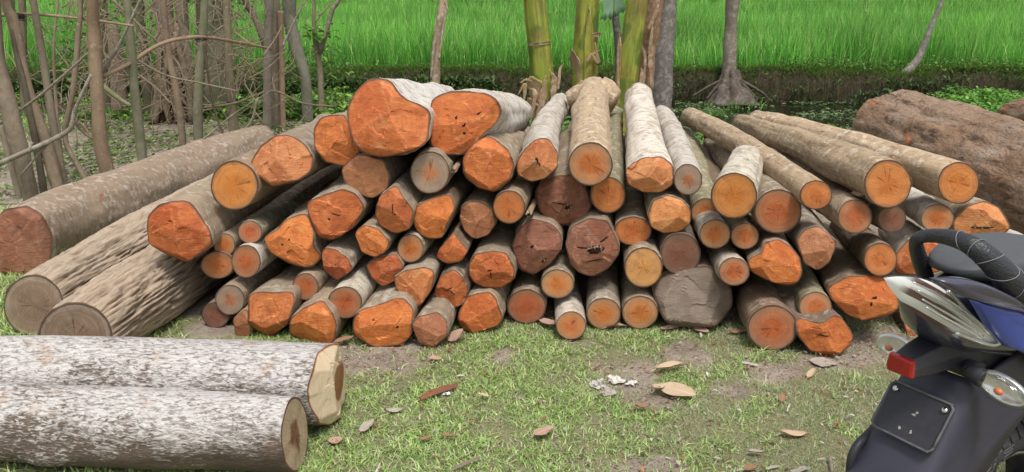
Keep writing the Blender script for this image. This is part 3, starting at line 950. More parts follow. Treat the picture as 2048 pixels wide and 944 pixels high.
# ------------------------------------------------------------------ terrain
def shore(x):
    return 7.9 + 1.5 * (1 - sstep(-1.0, 1.2, x)) + .35 * np.sin(x * 1.7)


def ground_z(x, y):
    x = np.asarray(x, float); y = np.asarray(y, float)
    z = .012 * np.sin(x * 2.1 + 1) * np.sin(y * 1.7) - .004
    dep = .75 * sstep(-1.2, .6, x) + .42 * (1 - sstep(-1.2, .6, x))
    pond = sstep(0, 1.3, y - shore(x)) * (1 - sstep(13.18, 13.42, y + .10 * np.sin(x * 1.3) + .06 * np.sin(x * 4.1)))
    z = z - dep * pond
    z = z + .06 * sstep(13.3, 13.5, y) * (1 - sstep(13.8, 14.1, y))
    z = z - .10 * sstep(13.8, 14.2, y)
    return z


DIRT = []


def dirt_px(x, y, rx, ry, s=1.0):
    p = at_z(x, y); q = at_z(x + rx, y); w = at_z(x, y - ry); w2 = at_z(x, y + ry)
    DIRT.append((p[0], p[1], abs(q[0] - p[0]), abs(w[1] - w2[1]) / 2, s))


for a in ((770, 722, 130, 40), (690, 705, 60, 30), (1195, 725, 50, 30, .6), (1228, 768, 80, 18, .75), (1380, 702, 50, 28), (1290, 928, 160, 30, .65), (1690, 725, 140, 26, .9), (1760, 690, 120, 32), (1290, 745, 40, 30, .8), (1560, 745, 80, 22, .8),
          (1010, 700, 70, 14, .6), (1640, 790, 90, 22, .4), (430, 660, 90, 26), (1470, 780, 60, 18, .6), (1330, 800, 80, 20, .7), (800, 690, 110, 20)):
    DIRT and None
    dirt_px(*a)


def vnoise(x, y, s):
    return np.array([fbm(a * s, b * s, 4.4, 4) for a, b in zip(np.ravel(x), np.ravel(y))]).reshape(np.shape(x))


def dirt_base(x, y):
    d = np.zeros(np.shape(x))
    for (cx, cy, rx, ry, s) in DIRT:
        q = ((x - cx) / rx) ** 2 + ((y - cy) / ry) ** 2
        d = np.maximum(d, s * np.exp(-q * 1.1))
    pile = sstep(3.42, 3.6, y) * (1 - sstep(5.4, 5.9, y)) * sstep(-2.4, -2.0, x) * (1 - sstep(2.6, 3.0, x))
    d = np.maximum(d, pile)
    mud = sstep(5.2, 5.8, y) * (1 - sstep(9.0, 9.5, y)) * (1 - sstep(-1.4, -.8, x)) * sstep(-5.5, -4.5, x)
    d = np.maximum(d, mud * .93)
    return d


def build_ground():
    ys = np.concatenate([[-60, -20, -8, -3, 0, .8, 1.4], np.arange(1.7, 4.0, .03), np.arange(4.0, 14.6, .085), [15, 16, 18, 22, 30, 45, 70, 120, 250, 600]])
    xs = np.concatenate([[-600, -200, -80, -40, -25, -15], np.arange(-10, -3, .2), np.arange(-3, 3.2, .035), np.arange(3.2, 11, .2), [12, 16, 25, 40, 80, 200, 600]])
    X, Y = np.meshgrid(xs, ys)
    Z = ground_z(X, Y)
    D = dirt_base(X, Y)
    near = (Y > 1.4) & (Y < 14.5) & (np.abs(X) < 11)
    nz = np.zeros_like(X)
    nz[near] = vnoise(X[near], Y[near], 3.0)
    bumpz = np.zeros_like(X)
    bumpz[near] = .012 * vnoise(X[near], Y[near], 9.0)
    face = near & (Y > 13.0) & (Y < 13.6)
    bumpz[face] *= 4
    Z = Z + bumpz
    D = np.clip(D + nz * .55 * (D > .02), 0, 1)
    ny, nx = X.shape
    V = np.stack([X.ravel(), Y.ravel(), Z.ravel()], 1)
    idx = np.arange(ny * nx).reshape(ny, nx)
    F = np.stack([idx[:-1, :-1].ravel(), idx[:-1, 1:].ravel(), idx[1:, 1:].ravel(), idx[1:, :-1].ravel()], 1)
    n = NT('soil_and_turf')
    geo = n.n('ShaderNodeNewGeometry').outputs['Position']
    dm = n.attr('dirt').outputs['Fac']
    f1 = n.noise(geo, 7, 6, .65)
    f2 = n.noise(geo, 60, 5, .7)
    f3 = n.noise(geo, 220, 3, .7)
    soil = n.ramp(f1, [(.3, (.27, .22, .17)), (.55, (.43, .36, .29)), (.75, (.54, .47, .39))])
    soil = n.mix(n.ramp(f2, [(.32, .7), (.5, 0.0)]), soil, (.10, .075, .055))
    soil = n.mix(n.ramp(f3, [(.58, 0.0), (.7, .55)]), soil, (.46, .40, .33))
    turf = n.mix(f2, (.16, .17, .075), (.34, .32, .19))
    turf = n.mix(n.ramp(f3, [(.48, 0.0), (.66, .8)]), turf, (.42, .36, .25))
    m = n.ramp(n.math('ADD', dm, n.math('MULTIPLY', n.math('SUBTRACT', f2, .5), .5)), [(.3, 0.0), (.55, 1.0)])
    c = n.mix(m, turf, soil)
    # dark bank soil below the grass, with its shade put into the colour
    z = n.n('ShaderNodeSeparateXYZ', {0: geo}).outputs[2]
    bank_dark = n.n('ShaderNodeMapRange', {0: n.math('ADD', z, n.math('MULTIPLY', f1, .06)), 1: -.02, 2: -.12, 3: 0.0, 4: 1.0}).outputs[0]
    py_ = n.n('ShaderNodeSeparateXYZ', {0: geo}).outputs[1]
    bank_dark = n.math('MAXIMUM', bank_dark, n.n('ShaderNodeMapRange', {0: py_, 1: 13.0, 2: 13.12, 3: 0.0, 4: 1.0}).outputs[0])
    bank = n.ramp(n.noise(n.vmul(geo, (9, 9, 3)), 1, 6, .7), [(.3, (.03, .022, .016)), (.6, (.085, .062, .045)), (.8, (.15, .115, .08))])
    c = n.mix(bank_dark, c, bank)
    h = n.math('ADD', f2, n.math('MULTIPLY', f3, .5))
    mat = n.bsdf(c, .95, n.bump(h, .9, .02), .15)
    o = mesh_obj('ground', V, F, mat, None, True, {'dirt': D.ravel()})
    tag(o, kind='structure')
    return o


build_ground()

# pond
n = NT('pond_water')
geo = n.n('ShaderNodeNewGeometry').outputs['Position']
wn = n.noise(geo, 6, 3)
wm = n.bsdf((.012, .014, .008), .06, n.bump(wn, .25, .01), .5)
V = [(-30, 7.2, -.44), (30, 7.2, -.44), (30, 13.6, -.44), (-30, 13.6, -.44)]
tag(mesh_obj('pond_water', V, [(0, 1, 2, 3)], wm), kind='structure')

# ------------------------------------------------------------------ grass and leaves
def make_blade_mat(name, trans=.35, rough=.55):
    n = NT(name)
    c = n.attr('bc').outputs['Color']
    p = n.n('ShaderNodeBsdfPrincipled', {'Base Color': c, 'Roughness': rough, 'Specular IOR Level': .35})
    t = n.n('ShaderNodeBsdfTranslucent', {'Color': c})
    m = n.n('ShaderNodeMixShader', {0: trans, 1: p.outputs[0], 2: t.outputs[0]})
    n.t.links.new(m.outputs[0], n.out.inputs[0])
    return n.m


M_BLADE = make_blade_mat('grass_blades')


def blades(name, P, H, W, az, lean, curl, C, segs=2, tipc=None, kind='stuff'):
    """tapered bent blades; P (n,3), lean = horizontal reach / height at tip"""
    n = len(P)
    dirx = np.stack([np.cos(az), np.sin(az), np.zeros(n)], 1)
    side = np.stack([-np.sin(az), np.cos(az), np.zeros(n)], 1)
    tw = rng.uniform(-.9, .9, n)
    side = side * np.cos(tw)[:, None] + dirx * np.sin(tw)[:, None]
    rows = []
    cols = []
    for s in range(segs + 1):
        t = s / segs
        reach = lean * H * t ** (1 + curl)
        up = H * (t - .35 * np.clip(lean - .5, 0, 2) * t ** 2.5)
        ctr = P + dirx * reach[:, None]
        ctr[:, 2] += up
        w = W * (1 - t ** 1.6) * (.75 + .5 * t)
        cc = C.copy()
        if tipc is not None: cc = C * (1 - t) + tipc * t
        if s < segs:
            rows += [ctr - side * w[:, None] / 2, ctr + side * w[:, None] / 2]
            cols += [cc, cc]
        else:
            rows.append(ctr); cols.append(cc)
    k = len(rows)
    V = np.stack(rows, 1).reshape(-1, 3)
    CC = np.stack(cols, 1).reshape(-1, 3)
    CC = np.concatenate([CC, np.ones((len(CC), 1))], 1)
    base = np.arange(n) * k
    loops, sizes = [], []
    for s in range(segs - 1):
        loops.append(np.stack([base + 2 * s, base + 2 * s + 1, base + 2 * s + 3, base + 2 * s + 2], 1))
        sizes.append(4)
    tri = np.stack([base + 2 * segs - 2, base + 2 * segs - 1, base + 2 * segs], 1)
    al = np.concatenate(loops + [tri], 1).ravel() if loops else tri.ravel()
    asz = np.tile(np.array(sizes + [3]), n)
    o = big_mesh(name, V, al, asz, M_BLADE, {'bc': CC})
    if kind: tag(o, kind=kind)
    return o


def leaf_cards(name, P, S, C, tilt=.6, aspect=.5, kind='stuff', mat=None):
    """small six-point leaves with a fold along the midrib"""
    n = len(P)
    az = rng.uniform(0, 2 * np.pi, n)
    el = rng.normal(0, tilt, n)
    d = np.stack([np.cos(az) * np.cos(el), np.sin(az) * np.cos(el), np.sin(el)], 1)
    sd_ = np.stack([-np.sin(az), np.cos(az), rng.normal(0, .25, n)], 1)
    up = np.cross(d, sd_)
    L = S[:, None]
    w = L * aspect / 2
    pts = [P, P + d * L * .35 + sd_ * w + up * w * .35, P + d * L * .75 + sd_ * w * .75 + up * w * .2, P + d * L - up * L * .12,
           P + d * L * .75 - sd_ * w * .75 + up * w * .2, P + d * L * .35 - sd_ * w + up * w * .35]
    V = np.stack(pts, 1).reshape(-1, 3)
    b = np.arange(n) * 6
    loops = np.stack([b, b + 1, b + 2, b + 3, b, b + 3, b + 4, b + 5], 1).ravel()
    CC = np.repeat(np.concatenate([C, np.ones((n, 1))], 1), 6, 0)
    o = big_mesh(name, V, loops, np.full(2 * n, 4), mat or M_BLADE, {'bc': CC})
    if kind: tag(o, kind=kind)
    return o


def cols(n, palette, weights, var=.18):
    pal = np.array(palette)
    i = rng.choice(len(pal), n, p=np.array(weights) / np.sum(weights))
    c = pal[i] * (1 + rng.normal(0, var, (n, 1))) * (1 + rng.normal(0, .06, (n, 3)))
    return np.clip(c, .005, .9)


def lawn():
    parts = []
    for (x0, x1, y0, y1, dens, hs, ws, keep) in ((-1.2, 2.0, 2.1, 3.62, 21000, .022, .0042, 1), (-2.6, -1.2, 2.0, 3.6, 4000, .035, .006, 1), (-3.2, -1.9, 2.9, 5.2, 5000, .045, .006, 1), (1.0, 3.4, 2.6, 4.4, 2500, .035, .006, 1), (-.6, 7, 5.4, 8.6, 1300, .07, .009, 1), (-7.5, -3.2, 2.0, 9.0, 1500, .05, .009, 1), (2.0, 6, 2.0, 5.4, 1500, .045, .008, 1)):
        N = int((x1 - x0) * (y1 - y0) * dens)
        x = rng.uniform(x0, x1, N); y = rng.uniform(y0, y1, N)
        d = dirt_base(x, y)
        cl = np.array([fbm(a * 5, b * 5, 9.1, 3) for a, b in zip(x, y)])
        cl2 = np.array([fbm(a * 16, b * 16, 2.1, 2) for a, b in zip(x, y)])
        keepm = rng.uniform(0, 1, N) < np.clip(1.02 - d * 1.45 + cl * .55 + cl2 * .5, .015, 1)
        x, y, cl = x[keepm], y[keepm], cl[keepm]
        N = len(x)
        # broad green grass to the left, finer straw-mixed turf to the right
        broad = np.clip(.75 - (x - .1) * .8 + cl * 1.2, 0, 1)
        P = np.stack([x, y, ground_z(x, y) - .002], 1)
        green = cols(N, [(.41, .56, .19), (.30, .45, .13), (.56, .66, .30), (.18, .30, .075), (.60, .58, .40)], [4, 3, 3, 1.2, .8])
        dry = cols(N, [(.35, .47, .19), (.62, .57, .42), (.46, .54, .27), (.21, .32, .10), (.70, .66, .54)], [5, 1.7, 3.4, 1.6, 1.3])
        isb = rng.uniform(0, 1, N) < broad
        C = np.where(isb[:, None], green, dry)
        H = hs * rng.uniform(.5, 1.35, N) * np.where(isb, 1.0, .85)
        W = ws * rng.uniform(.7, 1.3, N) * np.where(isb, 1.45, .62)
        parts.append((P, H, W, rng.uniform(0, 2 * np.pi, N), rng.uniform(.4, 1.9, N), C))
    P, H, W, az, le, C = [np.concatenate([p[i] for p in parts]) for i in range(6)]
    blades('lawn_grass', P, H, W, az, le, .6, C, 2)
    # straw and chip litter between the blades
    N = 11000
    x = rng.uniform(-1.0, 2.2, N); y = rng.uniform(2.1, 3.6, N)
    d = dirt_base(x, y)
    k = rng.uniform(0, 1, N) < (.22 + d * .75 + .1 * (x > .5))
    x, y = x[k], y[k]; N = len(x)
    P = np.stack([x, y, ground_z(x, y) + rng.uniform(.008, .022, N)], 1)
    leaf_cards('ground_litter', P, rng.gamma(3, .0038, N), cols(N, [(.40, .30, .20), (.5, .45, .37), (.22, .12, .07), (.62, .58, .52), (.42, .22, .11)], [4, 3, 3, 1.2, 2]), .25, .4)


lawn()


def rice():
    parts = []
    # (y0, y1, tufts per m2, blades per tuft, width)
    for (y0, y1, dens, bl, w) in ((13.85, 15.2, 48, 18, .0125), (15.2, 18, 34, 16, .0125), (18, 24, 26, 14, .014), (24, 34, 14, 13, .019), (34, 60, 4, 12, .05)):
        xr0 = lambda y: .68 * y + 1.5
        A_ = (y1 - y0) * 2 * xr0(y1)
        N = int(A_ * dens)
        x = rng.uniform(-xr0(y1), xr0(y1), N); y = rng.uniform(y0, y1, N)
        hv = np.array([fbm(a * .5, b * .5, 1.2, 3) for a, b in zip(x, y)])
        tone = np.array([fbm(a * .22, b * .35, 6.2, 3) for a, b in zip(x, y)])
        M = N * bl
        X = np.repeat(x, bl) + rng.normal(0, .035, M); Y = np.repeat(y, bl) + rng.normal(0, .035, M)
        Y = np.maximum(Y, 13.82)
        H = np.repeat(.78 + .22 * hv, bl) * rng.uniform(.55, 1.15, M)
        C = cols(M, [(.13, .42, .06), (.085, .30, .042), (.21, .52, .10), (.045, .17, .025), (.44, .64, .24)], [4, 2.5, 3, 1.6, .6], .18)
        C = C * (1 + .5 * np.repeat(tone, bl))[:, None]
        tip = np.clip(C * np.array([1.5, 1.25, 1.2]), 0, .8)
        parts.append((np.stack([X, Y, np.full(M, -.11)], 1), H, np.full(M, w) * rng.uniform(.7, 1.2, M), rng.uniform(0, 2 * np.pi, M), np.abs(rng.normal(.22, .16, M)), C, tip))
    P, H, W, az, le, C, T = [np.concatenate([p[i] for p in parts]) for i in range(7)]
    blades('rice_field_grass', P, H, W, az, le, 1.4, C, 3, T)


rice()


def greenery():
    # turf along the bank top and hanging over its face
    N = 52000
    x = rng.uniform(-11, 11, N); y = 13.20 + rng.uniform(0, 1, N) ** 1.5 * .65 - .10 * np.sin(x * 1.3)
    C = cols(N, [(.13, .25, .04), (.2, .33, .07), (.09, .16, .03), (.3, .3, .12)], [4, 3, 2, .7])
    blades('bank_top_grass', np.stack([x, y, ground_z(x, y)], 1), rng.uniform(.04, .13, N), rng.uniform(.008, .016, N), rng.normal(-1.57, 1.1, N), rng.uniform(.4, 1.6, N), .7, C, 2)
    # leafy herbs along the field edge
    N = 5200
    x = np.concatenate([rng.uniform(-11, 11, 2200), rng.uniform(4.5, 11, 3000)]); y = 13.55 + rng.uniform(-.15, .3, N)
    P = np.stack([x, y, ground_z(x, y) + rng.uniform(0, .22, N) * rng.uniform(.3, 1, N)], 1)
    leaf_cards('bank_herbs', P, rng.uniform(.025, .075, N), cols(N, [(.10, .22, .035), (.17, .31, .06), (.07, .14, .03)], [3, 2, 2]), .6, .5)
    # ferns and creepers on the bank face: dense at the left, roots at the right
    N = 26000
    x = np.concatenate([rng.uniform(-10, 1.2, 20000), rng.uniform(1.2, 11, 6000)])
    z = -.04 - rng.beta(1.3, 1.6, N) * .45
    y = 13.30 - .10 * np.sin(x * 1.3) - .12 * rng.uniform(0, 1, N) + z * .12
    keep = np.array([fbm(a * 1.4, b * 4, .3, 3) for a, b in zip(x, z)]) + np.where(x < 1.2, .25, -.12) > rng.uniform(-.25, .3, N)
    P = np.stack([x, y, z], 1)[keep]; N = len(P)
    leaf_cards('bank_creeper', P, rng.uniform(.04, .12, N), cols(N, [(.055, .11, .025), (.09, .17, .04), (.14, .23, .07), (.05, .06, .03)], [3, 3, 1.5, 2]), .8, .35)
    # hanging rootlets on the bare bank
    N = 2600
    x = rng.uniform(1.2, 11, N); z = -rng.uniform(.02, .3, N); y = 13.22 - .10 * np.sin(x * 1.3) + z * .1
    P = np.stack([x, y - .03, z], 1)
    blades('bank_rootlets', P, -rng.uniform(.06, .25, N), rng.uniform(.004, .010, N), rng.normal(-1.57, .8, N), rng.uniform(.0, .35, N), .5, cols(N, [(.16, .12, .085), (.09, .065, .05), (.25, .2, .15)], [3, 3, 1]), 2)
    # weeds floating on the pond, with open dark water between
    N = 30000
    x = rng.uniform(.6, 9.5, N); y = rng.uniform(8.6, 13.2, N)
    f = np.array([fbm(a * .8, b * 1.6, 3.3, 4) for a, b in zip(x, y)])
    k = f * 1.2 - .30 + .05 * (x - 3.6) - .3 * (x < 2.2) > rng.uniform(-.25, .42, N)
    P = np.stack([x, y, np.full(N, -.432) + rng.uniform(0, .035, N)], 1)[k]; N = len(P)
    leaf_cards('pond_weeds', P, rng.uniform(.03, .085, N), cols(N, [(.09, .16, .045), (.14, .23, .07), (.24, .30, .16), (.32, .33, .26), (.06, .09, .03)], [3, 2.5, 1.6, 1.5, 2]), .15, .5)
    # upright water plants in clumps
    cl = [(3.55, 12.7, .4, 120), (6.4, 12.4, .6, 300), (2.4, 9.7, .35, 160), (4.9, 10.2, .25, 70), (3.0, 11.9, .25, 60)]
    Ps = []
    for (cx, cy, r, m) in cl:
        Ps.append(np.stack([cx + rng.normal(0, r * .5, m * 3), cy + rng.normal(0, r * .35, m * 3), np.full(m * 3, -.43)], 1))
    P = np.concatenate(Ps)[::2]; N = len(P)
    blades('pond_reeds', P, rng.uniform(.04, .17, N), rng.uniform(.010, .022, N), rng.uniform(0, 6.28, N), rng.uniform(.1, .9, N), .7, cols(N, [(.14, .30, .05), (.2, .38, .08), (.1, .2, .04)], [3, 2, 2]), 2)
    # raised mat of bright weed at the far right
    N = 42000
    x = rng.uniform(4.6, 11, N); y = rng.uniform(9.0, 12.9, N)
    edge = 4.9 + .9 * np.sin(y * 1.1 + 1) + .4 * np.sin(y * 3.1) + .5 * (y - 11) * .6
    k = x > edge + rng.normal(0, .12, N)
    hh = .14 + .16 * np.array([fbm(a * 1.1, b * 1.1, 5.5, 3) for a, b in zip(x, y)]) + .16 * sstep(0, 1.2, x - edge)
    P = np.stack([x, y, -.42 + np.clip(hh, .02, 1) * rng.uniform(.25, 1, N)], 1)[k]; N = len(P)
    leaf_cards('weed_mat', P, rng.uniform(.05, .11, N), cols(N, [(.13, .31, .045), (.19, .40, .07), (.09, .2, .035), (.27, .44, .12)], [4, 3, 2, 1]), .5, .5)
    # weedy ditch and ground cover at the left
    N = 34000
    x = rng.uniform(-8.5, .9, N); y = rng.uniform(8.9, 13.1, N)
    f = np.array([fbm(a * .9, b * .9, 8.3, 4) for a, b in zip(x, y)])
    k = f + .12 > rng.uniform(-.3, .3, N)
    zz = ground_z(x, y) + np.clip(.10 + .28 * f, .02, .4) * rng.uniform(.1, 1, N)
    P = np.stack([x, y, zz], 1)[k]; N = len(P)
    leaf_cards('ditch_weeds', P, rng.uniform(.05, .13, N), cols(N, [(.10, .20, .035), (.17, .31, .05), (.25, .40, .07), (.06, .12, .03)], [4, 3, 1.5, 2]), .55, .5)
    # seedlings and dead leaves over the mud patch
    N = 30000
    x = rng.uniform(-6.4, -1.0, N); y = rng.uniform(5.0, 9.4, N)
    f = np.array([fbm(a * 1.6, b * 1.6, 2.3, 4) for a, b in zip(x, y)])
    k = f + .02 > rng.uniform(-.25, .45, N)
    P = np.stack([x, y, ground_z(x, y) + rng.uniform(.005, .05, N)], 1)[k]; N = len(P)
    leaf_cards('mud_seedlings', P, rng.uniform(.025, .065, N), cols(N, [(.14, .25, .06), (.22, .34, .10), (.32, .30, .18), (.42, .36, .27), (.12, .09, .06)], [4, 3, 1.5, 2, 1]), .3, .5)
    # greenery behind the pile and round the stems
    N = 16000
    x = rng.uniform(-1.5, 3.2, N); y = rng.uniform(6.2, 9.6, N)
    f = np.array([fbm(a * 1.2, b * 1.2, 7.3, 3) for a, b in zip(x, y)])
    k = f > rng.uniform(-.3, .3, N)
    P = np.stack([x, y, ground_z(x, y) + rng.uniform(.01, .22, N) * rng.uniform(.2, 1, N)], 1)[k]; N = len(P)
    leaf_cards('wild_herbs', P, rng.uniform(.04, .10, N), cols(N, [(.09, .19, .035), (.16, .30, .05), (.06, .11, .03)], [3, 2, 2]), .5, .5)


greenery()

# ------------------------------------------------------------------ fence stakes, trees, twigs
M_TRUNK = {
    'grey': make_bark('trunk_grey_brown', (.29, .24, .172), (.07, .056, .044), (.36, .33, .28), .18, .5, long=True, kscale=1.8),
    'green': make_bark('trunk_mossy', (.26, .25, .165), (.06, .056, .036), (.32, .31, .24), .18, .5, long=True, moss=(.13, .16, .06), kscale=1.8),
    'red': make_bark('trunk_reddish', (.29, .22, .165), (.07, .045, .03), (.36, .29, .23), .15, .6, long=True, kscale=1.8),
    'tan': make_bark('trunk_tan', (.38, .295, .215), (.12, .085, .06), (.52, .44, .36), .2, .5, long=True),
    'pale': make_bark('trunk_pale_grey', (.34, .31, .27), (.10, .09, .075), (.5, .48, .44), .45, .5),
    'palm': make_bark('trunk_palm_grey', (.20, .175, .15), (.07, .06, .05), (.33, .31, .28), .45, .6),
    'dry': make_bark('dry_fibrous_sheath', (.42, .33, .24), (.14, .09, .06), (.58, .52, .44), .45, .6, long=True, moss=(.30, .28, .07)),
}


def base_y(px, py, z=0.0):
    return at_z(px, py, z)[1]


def pole_pts(pts, Y, jitter=.0, ext=0.0):
    P = [at_y(x, y, Y + (jitter * math.sin(i * 2.3 + x) if i else 0)) for i, (x, y) in enumerate(pts)]
    if ext:
        d = unit(P[-1] - P[-2])
        d = unit(d * np.array([.6, .6, 1]))
        P.append(P[-1] + d * ext * .5); P.append(P[-1] + d * ext * .5)
    return P


def pole(name, cat, label, pts, widths, mat, Y=None, group=None, ext=1.2, tint=(1, 1, 1), sink=True, part='trunk', rough=.08, ridge=0, nseg=12, jitter=.03, n=34):
    if Y is None: Y = base_y(*pts[0])
    P = pole_pts(pts, Y, jitter, ext)
    R = [w / 2 / FPX * depth(p) for w, p in zip(widths, P)]
    R += [R[-1] * .92, R[-1] * .8][:len(P) - len(R)]
    gz = float(ground_z(P[0][0], P[0][1]))
    if sink:
        P[0] = P[0].copy(); P[0][2] = min(P[0][2], gz) - .04
    root = empty(name, (P[0][0], P[0][1], gz), label, cat, group)
    o = tube(part, P, R, M_TRUNK[mat], root, tint, nseg=nseg, n=n, rough=rough, sd=random.uniform(0, 9), ridge=ridge)
    return root, P


FG = 'rough stakes of the live fence'
pole('fence_stake', 'stake', 'thick crooked fence trunk at the left edge of the picture', [(66,412),(40,300),(14,200),(-6,110),(-14,0)], [28,34,34,26,24], 'red', group=FG, tint=(.95,1,1))
pole('fence_stake', 'stake', 'stake leaning left, immediately right of the crooked edge trunk', [(122,398),(93,290),(53,170),(27,45),(12,0)], [23,23,22,21,21], 'grey', group=FG, tint=(1.15,1.05,1))
pole('fence_stake', 'stake', 'slim dark stake wedged between two thicker leaning stakes', [(90,398),(72,290),(50,180),(28,80),(24,0)], [15,13,11,10,9], 'grey', group=FG, tint=(.6,.6,.6))
pole('fence_stake', 'stake', 'straight mid-brown stake left of the knotty thin one', [(130,388),(107,250),(85,111),(66,0)], [15,15,14,14], 'grey', group=FG)
pole('fence_stake', 'stake', 'thin knotty bent stake left of the split tan stake', [(192,383),(155,330),(130,272),(147,178),(157,60),(161,0)], [11,11,11,11,10,10], 'grey', group=FG, tint=(1.1,1.05,1))
pole('fence_stake', 'stake', 'tall tan stake split along its lower part', [(227,380),(203,290),(194,178),(188,60),(184,0)], [27,27,26,24,23], 'tan', group=FG, tint=(.85,.8,.72), ext=.5)
pole('fence_stake', 'stake', 'straight greenish stake right of the split tan stake', [(288,358),(277,249),(265,133),(254,0)], [18,18,17,15], 'green', group=FG)
pole('fence_stake', 'stake', 'slender brown stake leaning left behind the lashed stake', [(369,322),(356,200),(336,100),(326,0)], [14,14,13,12], 'grey', group=FG, tint=(1.1,1,.95))
pole('fence_stake', 'stake', 'greenish stake with a dark lashing where the long twig crosses', [(395,322),(397,178),(405,80),(409,0)], [20,17,16,15], 'green', group=FG)
pole('fence_stake', 'stake', 'straight grey stake with a wire band near its foot', [(470,296),(464,210),(458,133),(452,0)], [21,18,16,14], 'grey', group=FG, tint=(1.0,1.02,.9))
pole('fence_stake', 'stake', 'smooth tan pole leaning against the twin trunks', [(566,264),(564,150),(562,70),(561,22)], [11,10,10,12], 'tan', group=FG, ext=0, tint=(.9,.8,.72))
pole('fence_stake', 'stake', 'narrow stub stake at the far left foot of the fence', [(40,396),(20,320),(2,250)], [14,12,10], 'grey', group=FG, ext=0)
pole('fence_stake', 'stake', 'thin upright pale stick left of the crooked bent stake', [(118,300),(112,200),(108,90),(116,0)], [6,6,5,5], 'tan', group=FG, Y=6.4, ext=.5)

TG = 'trees along the ditch at the left'
pole('tree', 'tree', 'left of the twin trunks, rough scaly brown trunk', [(533,272),(535,200),(536,100),(538,0)], [20,18,18,19], 'red', group=TG, tint=(.9,1.05,1.1), rough=.1)
pole('tree', 'tree', 'right of the twin trunks, smoother greyish trunk behind the tan pole', [(553,262),(551,150),(550,0)], [18,17,20], 'grey', group=TG)
pole('tree', 'tree', 'mossy kinked trunk leaning right behind the tan pole', [(616,246),(611,160),(592,95),(580,40),(578,0)], [21,22,24,26,27], 'green', group=TG, tint=(.95,.95,1.1))
pole('tree', 'tree', 'dark slanting limb-like trunk left of the twin trunks', [(536,110),(524,70),(506,28),(490,0)], [13,14,13,12], 'grey', group=TG, tint=(.62,.6,.6), Y=8.6, sink=False)
r_, P_ = pole('tree', 'tree', 'slim forked sapling with a few leaves near the twin trunks', [(643,232),(640,140),(632,85),(628,40),(628,0)], [13,12,11,7,6], 'grey', group=TG, tint=(1,1,.9))
Yq = base_y(643, 232)
q = pole_pts([(640,105),(655,55),(665,20),(678,0)], Yq, 0, .6)
tube('limb', q, [.030, .028, .024, .022, .018, .014], M_TRUNK['pale'], r_, (.75, .7, .62), nseg=8, n=20)
lp = np.array([at_y(x, y, Yq - .05) for x, y in [(630,62),(640,68),(622,60),(648,74),(634,78),(618,70),(652,64),(640,82),(625,50),(660,70),(646,60),(612,62)]])
lo = leaf_cards('leaves', np.repeat(lp, 3, 0) + rng.normal(0, .025, (36, 3)), rng.uniform(.06, .12, 36), cols(36, [(.12, .26, .04), (.2, .36, .07)], [1, 1]), .5, .5, kind=None)
lo.parent = r_; lo.matrix_parent_inverse = r_.matrix_world.inverted(); lo.location = -np.array(r_.location)
lo.matrix_parent_inverse.identity()

pole('tree', 'tree', 'rotten reddish stump with a pale knob on its top', [(240,236),(238,160),(230,90),(221,48)], [32,30,27,22], 'red', group=TG, Y=9.3, ext=0, rough=.12)
pole('tree', 'tree', 'broad mossy trunk behind the lashed stake', [(430,222),(428,120),(424,0)], [50,46,44], 'green', group=TG, Y=9.6, tint=(.75,.8,.75), ridge=.12)
pole('tree', 'tree', 'upright brown trunk between the root mass and the broad mossy trunk', [(380,232),(374,120),(366,60),(362,0)], [22,20,22,24], 'grey', group=TG, Y=9.2)
pole('tree', 'tree', 'dark slender trunk just left of the broad mossy trunk', [(398,232),(398,120),(397,0)], [10,9,9], 'grey', group=TG, Y=9.4, tint=(.45,.45,.42))
pole('tree', 'tree', 'dark trunk standing behind the rotten stump', [(212,230),(214,120),(206,0)], [18,16,15], 'grey', group=TG, Y=9.8, tint=(.5,.55,.45))
pole('tree', 'tree', 'dark mossy trunk between the greenish stake and the root mass', [(300,238),(292,150),(282,60),(276,0)], [24,22,20,20], 'green', group=TG, Y=9.5, tint=(.6,.6,.55))
pole('tree', 'tree', 'thin grey trunk at the far left behind the leaning stakes', [(50,240),(48,120),(44,0)], [16,14,13], 'grey', group=TG, Y=9.4, tint=(.8,.8,.75))

# tree standing on a mass of roots
root, P_ = pole('tree', 'tree', 'reddish tree rising from a tangled mass of hanging roots', [(345,240),(340,170),(334,100),(328,40),(326,0)], [44,40,36,32,32], 'red', group=TG, Y=9.1, ridge=.18, rough=.14)
for i in range(26):
    x0 = 300 + i * 4.2 + rng.uniform(-4, 4)
    top = (332 + rng.uniform(-22, 26), rng.uniform(20, 130))
    Yr = 9.1 - rng.uniform(.05, .3)
    pts = [at_y(*top, Yr), at_y((top[0] * .6 + x0 * .4) + rng.uniform(-10, 10), (top[1] + 240) / 2 + rng.uniform(-15, 15), Yr - .04), at_y(x0 + rng.uniform(-6, 6), 244, Yr - .08)]
    w = rng.uniform(.012, .035)
    tube('aerial_root', pts, [w * .7, w, w * 1.1], M_TRUNK['red' if i % 3 else 'grey'], root, (.9, .85, .8), nseg=7, n=14, sd=i)

